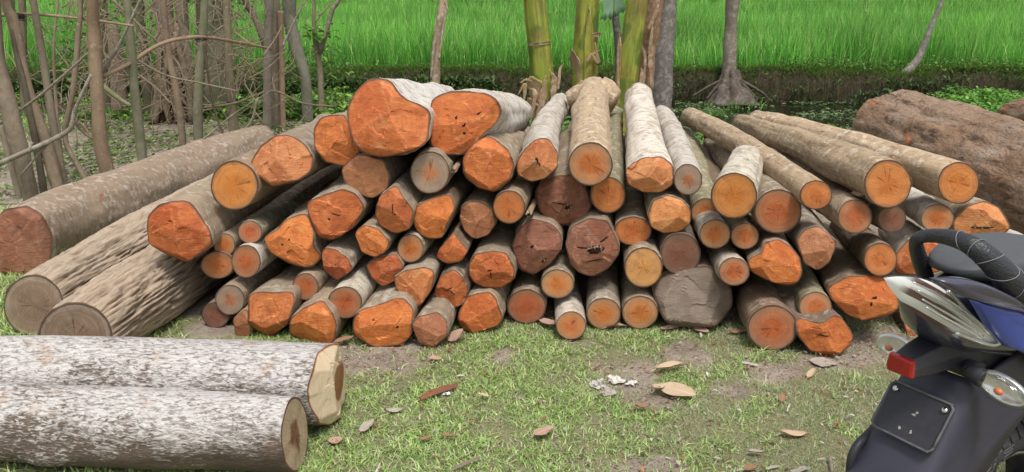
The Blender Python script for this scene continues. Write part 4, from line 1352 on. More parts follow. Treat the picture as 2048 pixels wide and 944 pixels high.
# background trunks at the right
r_, P_ = pole('tree', 'tree', 'grey trunk with flared buttress roots on the far pond bank', [(1462,172),(1459,120),(1461,60),(1466,0)], [34,28,25,26], 'pale', Y=13.25, tint=(.72,.66,.58), group='trees at the pond')
sk = [at_y(1461, 140, 13.22), at_y(1461, 158, 13.2), at_y(1460, 178, 13.14), at_y(1460, 196, 13.08), at_y(1460, 216, 13.04)]
V, F, LC = tube_geo(sk, [.105, .14, .19, .27, .37], nseg=60, n=26, ridge=.30, rough=.14, sd=2.2, fscale=5)
o = mesh_obj('buttress', V, F, M_TRUNK['palm'], r_, True, {'lc': LC})
o.color = (.55, .5, .47, 1)
for i, (dx, dz, w) in enumerate(((-48, 30, 6), (-24, 36, 7), (30, 36, 7), (52, 28, 6), (72, 22, 5), (-76, 24, 4), (84, 36, 4))):
    Yb = 13.1
    pts = [at_y(1461 + dx * .2, 158, 13.15), at_y(1461 + dx * .6, 168 + dz * .25, Yb), at_y(1461 + dx, 168 + dz, Yb - .1)]
    s = 1 / FPX * 13.2
    tube('buttress_root', pts, [w * s * .7, w * s * .6, w * s * .3], M_TRUNK['palm'], r_, (.5, .46, .43), nseg=8, n=16, sd=i)
pole('palm_tree', 'tree', 'dark grey ringed palm trunk right of the banana stems', [(1325,212),(1327,120),(1334,50),(1340,0)], [44,40,34,30], 'palm', Y=11.2, group='trees at the pond')
pole('tree', 'tree', 'thin dark trunk under the hanging banana leaf', [(1241,205),(1238,120),(1232,40),(1229,0)], [17,16,15,15], 'palm', Y=11.6, tint=(.7,.7,.68), group='trees at the pond')
pole('tree', 'tree', 'thin bare stem leaning right from the far bank', [(1790,158),(1808,148),(1832,124),(1848,90),(1866,45),(1886,-2)], [18,17,15,13,10,8], 'pale', Y=13.4, tint=(.8,.78,.76), sink=False, group='trees at the pond', ext=.8)

# twigs tied across the stakes
WG = 'twigs tied across the fence'


def twig(label, pts, w, Y, mat='grey', tint=(1.2, 1.15, 1.05), sub=(), cat='branch'):
    if isinstance(Y, (int, float)): Y = [Y] * len(pts)
    P = [at_y(x, y, yy) for (x, y), yy in zip(pts, Y)]
    R = [w / 2 / FPX * depth(p) * k for p, k in zip(P, np.linspace(1.1, .7, len(P)))]
    root = empty('branch', P[0], label, cat, WG)
    tube('twig', P, R, M_TRUNK[mat], root, tint, nseg=8, n=26, rough=.1, sd=random.uniform(0, 9))
    for s in sub:
        Q = [at_y(x, y, Y[0] + .02) for x, y in s]
        tube('side_twig', Q, [R[0] * .55, R[0] * .3], M_TRUNK[mat], root, tint, nseg=6, n=10)


twig('straight horizontal stick along the top of the fence at left', [(-10,31),(60,28),(170,38),(268,52)], 6, 5.9, 'tan', (.9,.85,.75), sub=[[(150,36),(143,0)],[(178,38),(205,0)]])
twig('thick curved branch arching from the split tan stake to the lashed stake', [(204,155),(258,128),(322,88),(396,74),(478,85),(542,98)], 8, [6.0,6.2,6.5,6.6,7.3,7.8], 'tan', (.85,.78,.7), sub=[[(500,88),(470,64)]])
twig('stout bare branch rising across the lowest left stakes', [(-12,332),(60,300),(136,262),(150,220),(182,150)], 10, 5.3, 'pale', (.85,.8,.74), sub=[[(100,282),(40,352)],[(60,300),(66,285)]])
twig('thin branch climbing from the left edge to the bent stake', [(-8,252),(60,206),(122,155),(176,106)], 6, 5.5, 'pale', (.75,.7,.6))
twig('pale slanting stick crossing behind the greenish stake near the top', [(203,146),(240,86),(282,-4)], 7, 6.1, 'pale', (.85,.85,.75))
twig('fine drooping twig between the greenish stake and the wire-banded stake', [(262,112),(330,150),(402,166),(474,182)], 4, 6.6, 'grey', (1,1,1))
twig('dark thin branch running past the twin trunks to the right', [(400,216),(470,206),(546,182),(604,206),(668,213)], 5, [6.9,7.2,7.9,7.8,7.8], 'grey', (.8,.75,.7))
twig('long fine twig slanting low from the first log to the twin trunks', [(238,374),(330,322),(402,281),(470,226),(540,183)], 4, [5.7,6.2,6.6,7.2,7.8], 'pale', (.7,.72,.55))
twig('dark bent twig hanging between the lashed and wire-banded stakes', [(408,82),(418,160),(432,230),(462,298)], 5, 6.9, 'grey', (.5,.45,.42))
twig('short forked twig at mid height beside the split tan stake', [(186,278),(160,258),(143,232)], 6, 5.95, 'grey', (.8,.75,.7), sub=[[(160,258),(150,240)],[(186,278),(150,236)]])
twig('grey stick slanting down behind the greenish stake', [(206,172),(236,196),(262,212)], 11, 7.2, 'green', (1,1,.9))
twig('curving pale vine hooking down near the wire-banded stake', [(514,198),(505,235),(484,262),(440,282)], 4, 7.2, 'pale', (.8,.8,.65))
twig('thin stick lying low across the dark red log at the left edge', [(-4,407),(50,408),(118,420)], 4, 4.6, 'pale', (.8,.75,.7))
twig('wispy twig crossing high between the greenish stake and the trunks', [(225,0),(262,34),(300,70),(330,98)], 5, 6.9, 'grey', (.9,.85,.8))
twig('slender forked twig in front of the mossy kinked trunk', [(566,92),(590,40),(604,12)], 4, 7.9, 'pale', (.9,.85,.8), sub=[[(588,42),(580,30)]])
# tangle of dead vines and brush between the stakes and the trunks
geos = []
for i in range(420):
    x0, y0 = (rng.uniform(120, 520), rng.uniform(10, 235)) if i % 3 else (rng.uniform(-20, 660), rng.uniform(0, 330))
    Yt = rng.uniform(7.2, 9.0)
    a = rng.normal(1.2, .9); Lp = rng.uniform(40, 150)
    pts = [(x0, y0), (x0 + Lp * .5 * math.cos(a) + rng.normal(0, 10), y0 - Lp * .5 * math.sin(a) + rng.normal(0, 10)), (x0 + Lp * math.cos(a + rng.normal(0, .4)), y0 - Lp * math.sin(a))]
    P = [at_y(px_, py_, Yt + q * .1) for q, (px_, py_) in enumerate(pts)]
    w = rng.uniform(.0025, .009)
    geos.append(tube_geo(P, [w, w * .8, w * .4], nseg=5, n=12, rough=.1, sd=i))
V, F, LC = merge(geos)
o = mesh_obj('undergrowth', V, F, M_TRUNK['grey'], None, True, {'lc': LC})
o.color = (.95, .9, .85, 1)
tag(o, kind='stuff')
N = 1500
bx = np.concatenate([rng.normal(x_, .22, N // 5) for x_ in (-4.6, -4.0, -3.3, -5.2, -2.4)]); by = rng.uniform(9.3, 10.4, N)
bz = np.concatenate([rng.normal(z_, .22, N // 5) for z_ in (1.35, 1.55, 1.5, .7, .55)])
leaf_cards('undergrowth_leaves', np.stack([bx, by, np.abs(bz)], 1), rng.uniform(.04, .11, N), cols(N, [(.07, .15, .03), (.12, .24, .05), (.22, .36, .07)], [3, 2, 1]), .6, .5)
# dark wire lashings
M_TIE = mat_plain('dark_twine', (.035, .032, .03), .8, .2)
for lab, (x, y), w, Yt in (('dark twine lashing on the greenish stake', (403, 76), 20, 6.72), ('dark wire band near the foot of the grey stake', (466, 206), 20, 7.45), ('frayed dark twine at the top of the left stakes', (33, 33), 24, 5.75)):
    V, F, LC = [], [], []
    c = at_y(x, y, Yt); s = w / 2 / FPX * depth(c)
    geos = []
    for i in range(7):
        z0 = rng.uniform(-.35, .35) * s
        ph = rng.uniform(0, 6.28)
        ring = [c + np.array([math.cos(t) * s * 1.12, math.sin(t) * s * 1.12, z0 + .25 * s * math.sin(t + ph)]) for t in np.linspace(0, 6.3, 12)]
        geos.append(tube_geo(ring, [s * .09, s * .09], nseg=5, n=22, cap=False))
    for i in range(9):
        a = rng.uniform(0, 6.28)
        p0 = c + np.array([math.cos(a) * s, math.sin(a) * s, 0])
        geos.append(tube_geo([p0, p0 + np.array([math.cos(a) * s * .8, math.sin(a) * s * .8, rng.uniform(-1, 1) * s]), p0 + np.array([math.cos(a) * s, math.sin(a) * s, -rng.uniform(.4, 1.6) * s])], [s * .06, s * .03], nseg=4, n=8))
    V, F, LC = merge(geos)
    tag(mesh_obj('lashing', V, F, M_TIE, None, True, {'lc': LC}), lab, 'lashing', 'fence lashings')

# ------------------------------------------------------------------ banana plants
def make_banana():
    n = NT('banana_stem')
    lc = n.attr('lc').outputs['Vector']
    a = n.noise(n.vmul(lc, (13, 13, 1.1)), 1, 4, .6, .3)
    b = n.noise(n.vmul(lc, (6, 6, 2.5)), 1, 5, .65)
    c = n.ramp(a, [(.3, (.13, .22, .025)), (.5, (.30, .33, .045)), (.7, (.42, .36, .07))])
    c = n.mix(n.ramp(b, [(.44, 0.0), (.60, .8)]), c, (.19, .11, .035))
    c = n.mix(n.ramp(n.noise(n.vmul(lc, (4, 4, 3)), 1, 3, .5), [(.54, 0.0), (.6, .7)]), c, (.06, .13, .02))
    c = n.mix(n.math('MULTIPLY', n.ramp(n.noise(n.vmul(lc, (55, 55, 1.6)), 1, 3, .6), [(.36, 1.0), (.5, 0.0)]), .45), c, (.09, .12, .02))
    c = n.mix(n.ramp(n.noise(n.vmul(lc, (30, 30, 8)), 1, 5, .7, 1), [(.66, 0.0), (.7, .8)]), c, (.05, .035, .02))
    return n.bsdf(c, .38, n.bump(a, .4, .006), .5)


M_BAN = make_banana()
M_DRY = M_TRUNK['dry']


def sheath(parent, base, top, r, a0, a1, h0, h1, mat, tint, flare=.02, sd=0):
    """partial curved shell wrapped on the stem, torn along the top"""
    n, m = 12, 12
    V, LC, F = [], [], []
    ax = top - base
    hh = np.linalg.norm(ax); ax = ax / hh
    e1 = unit(np.cross(ax, (0, 1, 0))); e2 = np.cross(e1, ax)
    for th_ in (0.0, .006):
        for i in range(n):
            a = a0 + (a1 - a0) * i / (n - 1)
            e = math.sin(math.pi * i / (n - 1))
            for j in range(m):
                t = j / (m - 1)
                hgt = h0 + (h1 - h0) * t * (.72 + .28 * e + .14 * fbm(a * 3, sd, 0, 3))
                rr = r + .004 + flare * t ** 3 * (1 + .6 * fbm(a * 2 + sd, t * 3, 1, 2)) - th_
                V.append(base + ax * hgt + (e1 * math.cos(a) + e2 * math.sin(a)) * rr)
                LC.append((math.cos(a) * r + sd, math.sin(a) * r, hgt))
    k = n * m
    for i in range(n - 1):
        for j in range(m - 1):
            q = i * m + j
            F.append((q, q + m, q + m + 1, q + 1)); F.append((k + q, k + q + 1, k + q + m + 1, k + q + m))
        F.append((i * m + m - 1, (i + 1) * m + m - 1, k + (i + 1) * m + m - 1, k + i * m + m - 1))
    for j in range(m - 1):
        F.append((j, j + 1, k + j + 1, k + j)); q = (n - 1) * m
        F.append((q + j, k + q + j, k + q + j + 1, q + j + 1))
    o = mesh_obj('leaf_sheath', V, F, mat, parent, True, {'lc': LC})
    o.color = (*tint, 1)
    return o


def dry_strip(parent, pts, w, Y, tint=(1, 1, 1)):
    P = [at_y(x, y, Y) for x, y in pts]
    o = tube('dry_leaf_strip', P, [w * .55, w * .8, w * .9, w * .6, w * .1], M_DRY, parent, tint, nseg=9, n=20, flat=.16, rough=.4, fscale=14, sd=random.uniform(0, 9))


def banana(label, pts, widths, Y, sh, strips, tint=(1, 1, 1)):
    P = pole_pts(pts, Y, 0, 1.4)
    R = [w / 2 / FPX * depth(p) for w, p in zip(widths, P)]; R += [R[-1] * .95, R[-1] * .85]
    P[0] = P[0].copy(); P[0][2] = -.03
    root = empty('banana_plant', (P[0][0], P[0][1], 0), label, 'banana plant', 'banana plants behind the pile')
    tube('pseudostem', P, R, M_BAN, root, tint, nseg=20, n=40, rough=.03, sd=random.uniform(0, 9))
    for i, (a0, a1, h0, h1, dry, fl) in enumerate(sh):
        sheath(root, P[0], P[2], R[1] + .002 * i, a0, a1, h0, h1, M_DRY if dry else M_BAN, (1, 1, 1) if not dry else (1.15, 1.0, .9), fl, i * 1.7 + Y)
    for (sp, w) in strips:
        dry_strip(root, sp, w, Y - R[0] - .03, (.95, .80, .68))
    return root, P


banana('left banana plant with ragged brown sheaths round its foot', [(1092,255),(1082,130),(1068,-10)], [52,47,44], 8.4,
       [(3.6, 5.4, 0, .55, False, .01), (4.9, 6.6, 0, .40, True, .05), (3.4, 4.6, 0, .28, True, .07), (3.2, 5.6, .92, .95, True, .010), (4.6, 6.6, .30, .62, True, .03)],
       [([(1062,240),(1070,190),(1058,175)], .03), ([(1100,235),(1108,165),(1098,138)], .035), ([(1046,215),(1050,170),(1036,190)], .02), ([(1116,180),(1120,140),(1128,127)], .018), ([(1075,250),(1085,200),(1092,150)], .045), ([(1040,165),(1052,160),(1066,164)], .015)])
banana('middle banana plant with two stems and a pale torn collar', [(1170,250),(1170,120),(1176,-10)], [52,48,46], 8.6,
       [(3.7, 4.6, 0, .85, False, .005), (4.4, 5.6, 0, .55, True, .06), (5.2, 6.2, .45, .85, True, .05), (3.4, 4.5, .98, 1.03, True, .012), (4.2, 5.0, 0, 1.25, False, .002)],
       [([(1185,110),(1196,125),(1190,85)], .025), ([(1172,125),(1182,112),(1200,100)], .02)], (.85, 1.0, .9))
root, P_ = banana('right banana plant, smooth yellow stem, a green leaf beside it', [(1246,225),(1260,110),(1276,-10)], [46,44,42], 8.2,
       [(3.9, 4.6, 0, .42, False, .004), (5.6, 6.5, 0, .95, True, .02)],
       [([(1238,215),(1236,120),(1240,60)], .014), ([(1276,190),(1284,150),(1282,135)], .02)], (1.25, 1.0, .9))


def banana_leaf(parent):
    n, m = 20, 11
    V, F, LC = [], [], []
    top = at_y(1236, -230, 8.9); bot = at_y(1226, 36, 8.5)
    d = bot - top
    for th_ in (0, .004):
        for i in range(n):
            t = i / (n - 1)
            c = top + d * t + np.array([0, -.10 * math.sin(t * 3), 0])
            w = .165 * math.sin(math.pi * min(1, .12 + t * .80)) ** .6 if t < .97 else .135
            for j in range(m):
                s = (j / (m - 1) - .5) * 2
                V.append(c + np.array([s * w, .05 * abs(s) - th_ + .008 * math.sin(i * 2.1 + j), .03 * abs(s) + (.05 * s + .02 * math.sin(j * 2.7)) * t]))
                LC.append((s * .2, 0, t))
    k = n * m
    for i in range(n - 1):
        for j in range(m - 1):
            q = i * m + j
            F.append((q, q + 1, q + m + 1, q + m)); F.append((k + q, k + q + m, k + q + m + 1, k + q + 1))
    for j in range(m - 1):
        q = (n - 1) * m + j
        F.append((q, q + 1, k + q + 1, k + q))
    nn = NT('banana_leaf_green')
    lc = nn.attr('lc').outputs['Vector']
    v = nn.noise(nn.vmul(lc, (3, 3, 70)), 1, 3)
    c = nn.mix(v, (.16, .30, .17), (.24, .40, .24))
    mat = nn.bsdf(c, .45, nn.bump(v, .3, .004), .5)
    mesh_obj('leaf', V, F, mat, parent, True, {'lc': LC})
    tube('midrib', [top + np.array([0, -.02, 0]), (top + bot) / 2 + np.array([0, -.115, 0]), bot + np.array([0, -.03, 0])], [.014, .010, .005], M_BAN, parent, (1.2, 1.3, 1.2), nseg=8, n=14)


banana_leaf(root)
root = pole('banana_plant', 'banana plant', 'dead shaggy brown banana stem left of the palm trunk', [(1288,225),(1294,120),(1302,60),(1310,0)], [28,28,30,32], 'dry', Y=8.9, tint=(.8,.62,.52), group='dead banana stems', part='pseudostem', rough=.12, ridge=.12)[0]
for sp, w in (([(1284,200),(1290,120),(1284,90)], .02), ([(1304,180),(1300,110),(1306,40)], .03), ([(1296,60),(1310,30),(1318,0)], .03)):
    dry_strip(root, sp, w, 8.75, (.95, .8, .7))
root = pole('banana_plant', 'banana plant', 'dead pale dry banana stem standing alone before the rice', [(866,182),(872,110),(881,40),(887,0)], [18,16,15,15], 'dry', Y=11.2, group='dead banana stems', part='pseudostem', rough=.1, ridge=.15, tint=(1.1,1.0,.92))[0]
for sp, w in (([(862,160),(868,90),(874,60)], .02), ([(878,120),(886,60),(894,10)], .02), ([(888,0),(896,20),(893,34)], .016)):
    dry_strip(root, sp, w, 11.1)

# ------------------------------------------------------------------ motorcycle
BA = math.radians(33)
Bf = np.array([math.cos(BA), math.sin(BA), 0]); Br = np.array([math.sin(BA), -math.cos(BA), 0]); Bu = np.array([0, 0, 1.])
BP0 = at_y(1890, 730, 1.47).copy(); BP0[2] = 0


def BW(s, o, z):
    return BP0 + Bf * s + Br * o + Bu * z


def BP(x, y, o=0.0):
    d = ray(x, y)
    return CAMP + d * ((np.dot(BP0 - CAMP, Br) + o) / np.dot(d, Br))


def bl(p):
    q = np.asarray(p) - BP0
    return float(q @ Bf), float(q @ Br), float(p[2])


MB = {
    'black': mat_plain('black_textured_plastic', (.028, .028, .034), .48, .45, noise_amt=.3, scale=90, bump=.05),
    'guard': mat_plain('purple_black_plastic', (.035, .034, .052), .42, .5, noise_amt=.25, scale=18),
    'gloss': mat_plain('gloss_dark_paint', (.05, .048, .075), .18, .6, noise_amt=.15, scale=12, **{'Coat Weight': .6}),
    'blue': mat_plain('blue_metallic_paint', (.016, .05, .34), .2, .6, noise_amt=.15, scale=30, **{'Coat Weight': .8}),
    'seat': mat_plain('seat_vinyl', (.075, .08, .085), .6, .35, noise_amt=.2, scale=60, bump=.08),
    'red': mat_plain('red_reflector', (.30, .012, .010), .15, .6, noise_amt=.3, scale=120),
    'chrome': mat_plain('polished_metal', (.62, .62, .62), .18, .5, 1.0, noise_amt=.1),
    'amber': mat_plain('amber_bulb', (.62, .17, .05), .3, .5),
    'silver': mat_plain('reflector_silver', (.80, .80, .79), .2, .5, .8, noise_amt=.2, scale=50),
    'rubber': mat_plain('tyre_rubber', (.045, .043, .043), .75, .3, noise_amt=.35, scale=60, bump=.1),
    'leather': None, 'lens': None,
}


def make_lens():
    n = NT('clear_lens')
    tc = n.n('ShaderNodeTexCoord').outputs['Object']
    f = n.math('ADD', n.noise(tc, 45, 3), n.n('ShaderNodeTexWave', {'Vector': tc, 'Scale': 38.0, 'Distortion': 1.5}).outputs['Fac'])
    gl = n.n('ShaderNodeBsdfGlossy', {'Color': (.9, .9, .9, 1), 'Roughness': .07, 'Normal': n.bump(f, .12, .003)})
    tr = n.n('ShaderNodeBsdfTransparent', {'Color': (.95, .96, .95, 1)})
    fr = n.n('ShaderNodeLayerWeight', {'Blend': .25})
    fac = n.math('ADD', n.math('MULTIPLY', n.math('POWER', fr.outputs['Facing'], 2.5), .6), .06)
    m = n.n('ShaderNodeMixShader', {0: fac, 1: tr.outputs[0], 2: gl.outputs[0]})
    n.t.links.new(m.outputs[0], n.out.inputs[0])
    return n.m


def make_leather():
    n = NT('padded_leather_wrap')
    lc = n.attr('lc').outputs['Vector']
    v = n.n('ShaderNodeTexVoronoi', {'Vector': lc, 'Scale': 260}).outputs['Distance']
    p = n.n('ShaderNodeTexVoronoi', {'Vector': lc, 'Scale': 95}).outputs['Distance']
    dots = n.ramp(p, [(.10, 1.0), (.2, 0.0)])
    c = n.mix(n.math('MULTIPLY', dots, .8), (.028, .029, .033), (.006, .006, .006))
    h = n.math('SUBTRACT', n.math('MULTIPLY', v, .6), n.math('MULTIPLY', dots, .6))
    return n.bsdf(c, .38, n.bump(h, .5, .003), .5)


def make_stripe():
    n = NT('lamp_reflector')
    lc = n.attr('lc').outputs['Vector']
    sp = n.n('ShaderNodeSeparateXYZ', {0: lc})
    w = n.math('SINE', n.math('ADD', n.math('MULTIPLY', sp.outputs[1], 9.0), n.math('MULTIPLY', n.noise(lc, 3, 2), 1.6)))
    inside = n.ramp(sp.outputs[0], [(.12, 0.0), (.20, 1.0), (.58, 1.0), (.74, 0.0)])
    m = n.math('MULTIPLY', n.ramp(w, [(.02, 0.0), (.22, 1.0)]), inside)
    c = n.mix(n.noise(n.vmul(lc, (6, 2, 1)), 1, 3), (.74, .75, .73), (.93, .93, .92))
    c = n.mix(m, c, (.13, .07, .055))
    rg = n.n('ShaderNodeMapRange', {0: m, 3: .25, 4: .5}).outputs[0]
    return n.bsdf(c, rg, None, .5, Metallic=.1)


MB['lens'] = make_lens(); MB['leather'] = make_leather()
M_STRIPE = make_stripe()
bike = empty('motorcycle', BP0, 'dark blue and black motorcycle parked beside the log pile, rear end towards the grass', 'motorcycle')


def bm_obj(name, V, F, mat, parent=bike, smooth=True, lc=None, bevel=0.0, sub=0):
    o = mesh_obj(name, V, F, mat, parent, smooth, {'lc': lc} if lc is not None else None)
    if bevel:
        m = o.modifiers.new('bevel', 'BEVEL'); m.width = bevel; m.segments = 3; m.limit_method = 'ANGLE'
        m.harden_normals = False
    if sub:
        m = o.modifiers.new('sub', 'SUBSURF'); m.levels = sub; m.render_levels = sub
    return o


def loft(secs, close=True, caps=True):
    """secs: list of equal-length closed loops"""
    k = len(secs[0]); V = [p for s in secs for p in s]; F = []
    for a in range(len(secs) - 1):
        for i in range(k if close else k - 1):
            i2 = (i + 1) % k
            F.append((a * k + i, a * k + i2, (a + 1) * k + i2, (a + 1) * k + i))
    if caps:
        F.append(tuple(range(k - 1, -1, -1))); F.append(tuple(range((len(secs) - 1) * k, len(secs) * k)))
    return V, F


def rsec(s, hw, z0, z1, k=20, p=.55, skew=0.0):
    """superellipse section across the bike at station s"""
    out = []
    for i in range(k):
        t = 2 * math.pi * i / k
        c, q = math.cos(t), math.sin(t)
        x = math.copysign(abs(c) ** p, c) * hw
        y = math.copysign(abs(q) ** p, q)
        zz = (z0 + z1) / 2 + y * (z1 - z0) / 2
        out.append(BW(s + skew * (y), x, zz))
    return out


def ellipsoid(c, a, b, d, n=20, m=12):
    """axes vectors a,b,d"""
    V, F = [], []
    for i in range(m + 1):
        ph = math.pi * i / m
        for j in range(n):
            t = 2 * math.pi * j / n
            V.append(c + a * math.cos(ph) + (b * math.cos(t) + d * math.sin(t)) * math.sin(ph))
    for i in range(m):
        for j in range(n):
            j2 = (j + 1) % n
            F.append((i * n + j, i * n + j2, (i + 1) * n + j2, (i + 1) * n + j))
    return V, F


def lathe(center, prof, n=72):
    """prof list of (radius, lateral offset) closed loop, around the bike's lateral axis"""
    V, F = [], []
    k = len(prof)
    for i in range(n):
        t = 2 * math.pi * i / n
        d = Bf * math.cos(t) + Bu * math.sin(t)
        for (r_, o_) in prof:
            V.append(center + d * r_ + Br * o_)
    for i in range(n):
        i2 = (i + 1) % n
        for j in range(k):
            j2 = (j + 1) % k
            F.append((i * k + j, i * k + j2, i2 * k + j2, i2 * k + j))
    return V, F


def wheel(name, c, R, letters=False):
    tr = R
    prof = [(tr, -.018), (tr, .018), (tr - .008, .036), (tr - .022, .047), (tr - .045, .051), (tr - .066, .043), (tr - .072, .034), (tr - .066, .0), (tr - .072, -.034), (tr - .066, -.043), (tr - .045, -.051), (tr - .022, -.047), (tr - .008, -.036)]
    V, F = lathe(c, prof, 96)
    w = bm_obj('wheel', *lathe(c, [(tr - .066, -.036), (tr - .066, .036), (tr - .080, .034), (tr - .088, .012), (tr - .088, -.012), (tr - .080, -.034)], 96), MB['black'])
    tyre = bm_obj('tyre', V, F, MB['rubber'], w)
    # tread blocks
    V2, F2 = [], []
    nb = 46
    for i in range(nb):
        for (o0, o1, sk, r0, r1) in ((.012, .049, .35, tr + .004, tr - .024), (-.012, -.049, .35, tr + .004, tr - .024), (-.010, .010, 0, tr + .005, tr + .005)):
            t0 = 2 * math.pi * (i + (.5 if o0 == -.010 else 0)) / nb
            dt = 2 * math.pi / nb * .60
            b = len(V2)
            for (o_, rr, sh) in ((o0, r0, 0), ((o0 + o1) / 2, (r0 * .6 + r1 * .4) + .004 * (r0 != r1), sk * .5), (o1, r1, sk)):
                for tt in (t0, t0 + dt):
                    a = tt + sh * 2 * math.pi / nb
                    d = Bf * math.cos(a) + Bu * math.sin(a)
                    V2 += [c + d * (rr + .004) + Br * o_ * 1.02, c + d * (rr - .014) + Br * o_ * .95]
            for q in range(2):
                k = b + q * 4
                F2 += [(k, k + 2, k + 6, k + 4), (k, k + 4, k + 5, k + 1), (k + 2, k + 3, k + 7, k + 6)]
            F2 += [(b, b + 1, b + 3, b + 2), (b + 8, b + 10, b + 11, b + 9)]
    bm_obj('tread', V2, F2, MB['rubber'], w, smooth=False)
    # rim edge, spokes and hub
    bm_obj('rim', *lathe(c, [(tr - .068, .036), (tr - .068, .040), (tr - .076, .040), (tr - .078, .036)], 96), MB['chrome'], w)
    bm_obj('hub', *lathe(c, [(.0, -.07), (.055, -.07), (.06, -.03), (.06, .03), (.055, .07), (.0, .07)], 40), MB['silver'], w)
    for i in range(5):
        t = 2 * math.pi * i / 5 + .3
        d = Bf * math.cos(t) + Bu * math.sin(t); e = -Bf * math.sin(t) + Bu * math.cos(t)
        secs = []
        for rr, ww in ((.05, .03), (tr * .55, .018), (tr - .082, .026)):
            q = c + d * rr
            secs.append([q + e * ww + Br * .016, q - e * ww + Br * .016, q - e * ww - Br * .016, q + e * ww - Br * .016])
        bm_obj('spoke', *loft(secs), MB['black'], w, smooth=False, bevel=.004)
    return w


WC = BW(.275, 0, .285)
wh = wheel('wheel', WC, .288)
wheel('wheel', BW(1.55, 0, .285), .288)

# raised outline letters on the sidewall, curved round the tyre
STROKES = {
    'M': [[(0, 0), (0, 1), (.5, .35), (1, 1), (1, 0), (.78, 0), (.78, .55), (.5, .12), (.22, .55), (.22, 0), (0, 0)]],
    'R': [[(0, 0), (0, 1), (.72, 1), (.98, .85), (.98, .6), (.74, .44), (1, 0), (.74, 0), (.5, .42), (.26, .42), (.26, 0), (0, 0)], [(.26, .62), (.26, .80), (.68, .80), (.68, .62), (.26, .62)]],
    'F': [[(0, 0), (0, 1), (1, 1), (1, .78), (.27, .78), (.27, .60), (.85, .60), (.85, .40), (.27, .40), (.27, 0), (0, 0)]],
}
geos = []
TR = .288
for i, ch in enumerate('MRF'):
    for loop in STROKES[ch]:
        P = []
        for (u_, v_) in loop:
            ang = math.radians(139 - i * 17.5 - u_ * 13.5)
            rr = TR - .060 + v_ * .036
            off = .0512 - .30 * max(0, (TR - .045) - rr) - .0 if rr < TR - .045 else .0512 - .18 * (rr - (TR - .045))
            P.append(WC + (Bf * math.cos(ang) + Bu * math.sin(ang)) * rr + Br * off)
        for p, q in zip(P[:-1], P[1:]):
            geos.append(tube_geo([p, q], [.0013, .0013], nseg=6, n=3, rough=0))
V, F, LC = merge(geos)
bm_obj('lettering', V, F, mat_plain('raised_rubber', (.11, .105, .10), .6, .3), wh)

# mudguard: back sheet with side walls reaching forward to the wheel arch
pc = BP(1824, 832, 0.0)
ps, po, pz = bl(pc)
dn = unit(-Bf * .057 - Bu * .080)
pn = unit(np.cross(dn, Br)); pn = pn if np.dot(pn, -Bf) > 0 else -pn


def guard_section(v):
    p = pc - pn * .016 + dn * (-.115 + v * .46)
    s_, _, z_ = bl(p)
    dz = z_ - .285
    rr = .318
    arch = .275 - math.sqrt(max(rr * rr - dz * dz, 0)) if dz < rr else .5
    if dz < rr and dz > .2: arch = min(.5, arch)
    if dz < rr: arch -= .012
    hw = .074 + .012 * min(1, v * 1.5)
    sf = max(s_ + .03, arch)
    sf = min(sf, .50)
    pts = []
    prof = [(sf, hw + .012), (s_ * .45 + sf * .55, hw + .010), (s_ * .75 + sf * .25, hw + .005), (s_ + .05, hw), (s_ + .018, hw * .93), (s_ + .004, hw * .78), (s_, hw * .4), (s_ - .002, 0)]
    full = prof + [(a, -b) for a, b in prof[-2::-1]]
    return [BW(a, b, z_ + (.0 if abs(b) < hw * .9 else .10 * min(1, (a - s_) / .4))) for a, b in full]


outer = [guard_section(v) for v in np.linspace(0, 1, 30)]
V, F = loft(outer, close=False, caps=False)
o = bm_obj('mudguard', V, F, MB['guard'])
m = o.modifiers.new('solid', 'SOLIDIFY'); m.thickness = .005; m.offset = -1

# number plate holder: blank black plate with a raised rim and two bolts
def plate_loop(hw, hl, r_, lift, k=6):
    out = []
    for (cx, cy, a0) in ((hw - r_, hl - r_, 0), (-hw + r_, hl - r_, 90), (-hw + r_, -hl + r_, 180), (hw - r_, -hl + r_, 270)):
        for i in range(k):
            a = math.radians(a0 + 90 * i / (k - 1))
            out.append(pc + Br * (cx + r_ * math.cos(a)) + dn * (cy + r_ * math.sin(a)) + pn * lift)
    return out


HWP, HLP = .066, .053
plate = bm_obj('number_plate', *loft([plate_loop(HWP, HLP, .014, -.004), plate_loop(HWP, HLP, .014, .004), plate_loop(HWP - .002, HLP - .002, .013, .006), plate_loop(HWP - .006, HLP - .006, .010, .003), plate_loop(HWP - .03, HLP - .03, .006, .002)]), MB['black'], smooth=False)
rim = plate_loop(HWP - .001, HLP - .001, .013, .004)
V, F, LC = tube_geo(rim + [rim[0]], [.0028, .0028], nseg=6, n=120, rough=.05)
bm_obj('plate_rim', V, F, mat_plain('worn_plastic_edge', (.10, .10, .105), .5, .4, noise_amt=.6, scale=60), plate)
for sx in (-1, 1):
    c = pc + Br * sx * (HWP - .014) - dn * (HLP - .016) + pn * .006
    bm_obj('bolt', *ellipsoid(c, pn * .004, Br * .0065, dn * .0065), MB['chrome'], plate)
for q in range(4):  # scuffs: dried mud specks
    c = pc + Br * rng.uniform(-.02, .02) + dn * rng.uniform(-.01, .035) + pn * .0032
    V, F = ellipsoid(c, pn * .0006, Br * rng.uniform(.002, .004), dn * rng.uniform(.002, .006), 12, 6)
    V = [v + pn * 0 + Br * .003 * fbm(v[0] * 200, v[1] * 200, v[2] * 200) for v in V]
    bm_obj('mud_speck', V, F, mat_plain('dried_mud', (.32, .30, .28), .9, .1), plate)

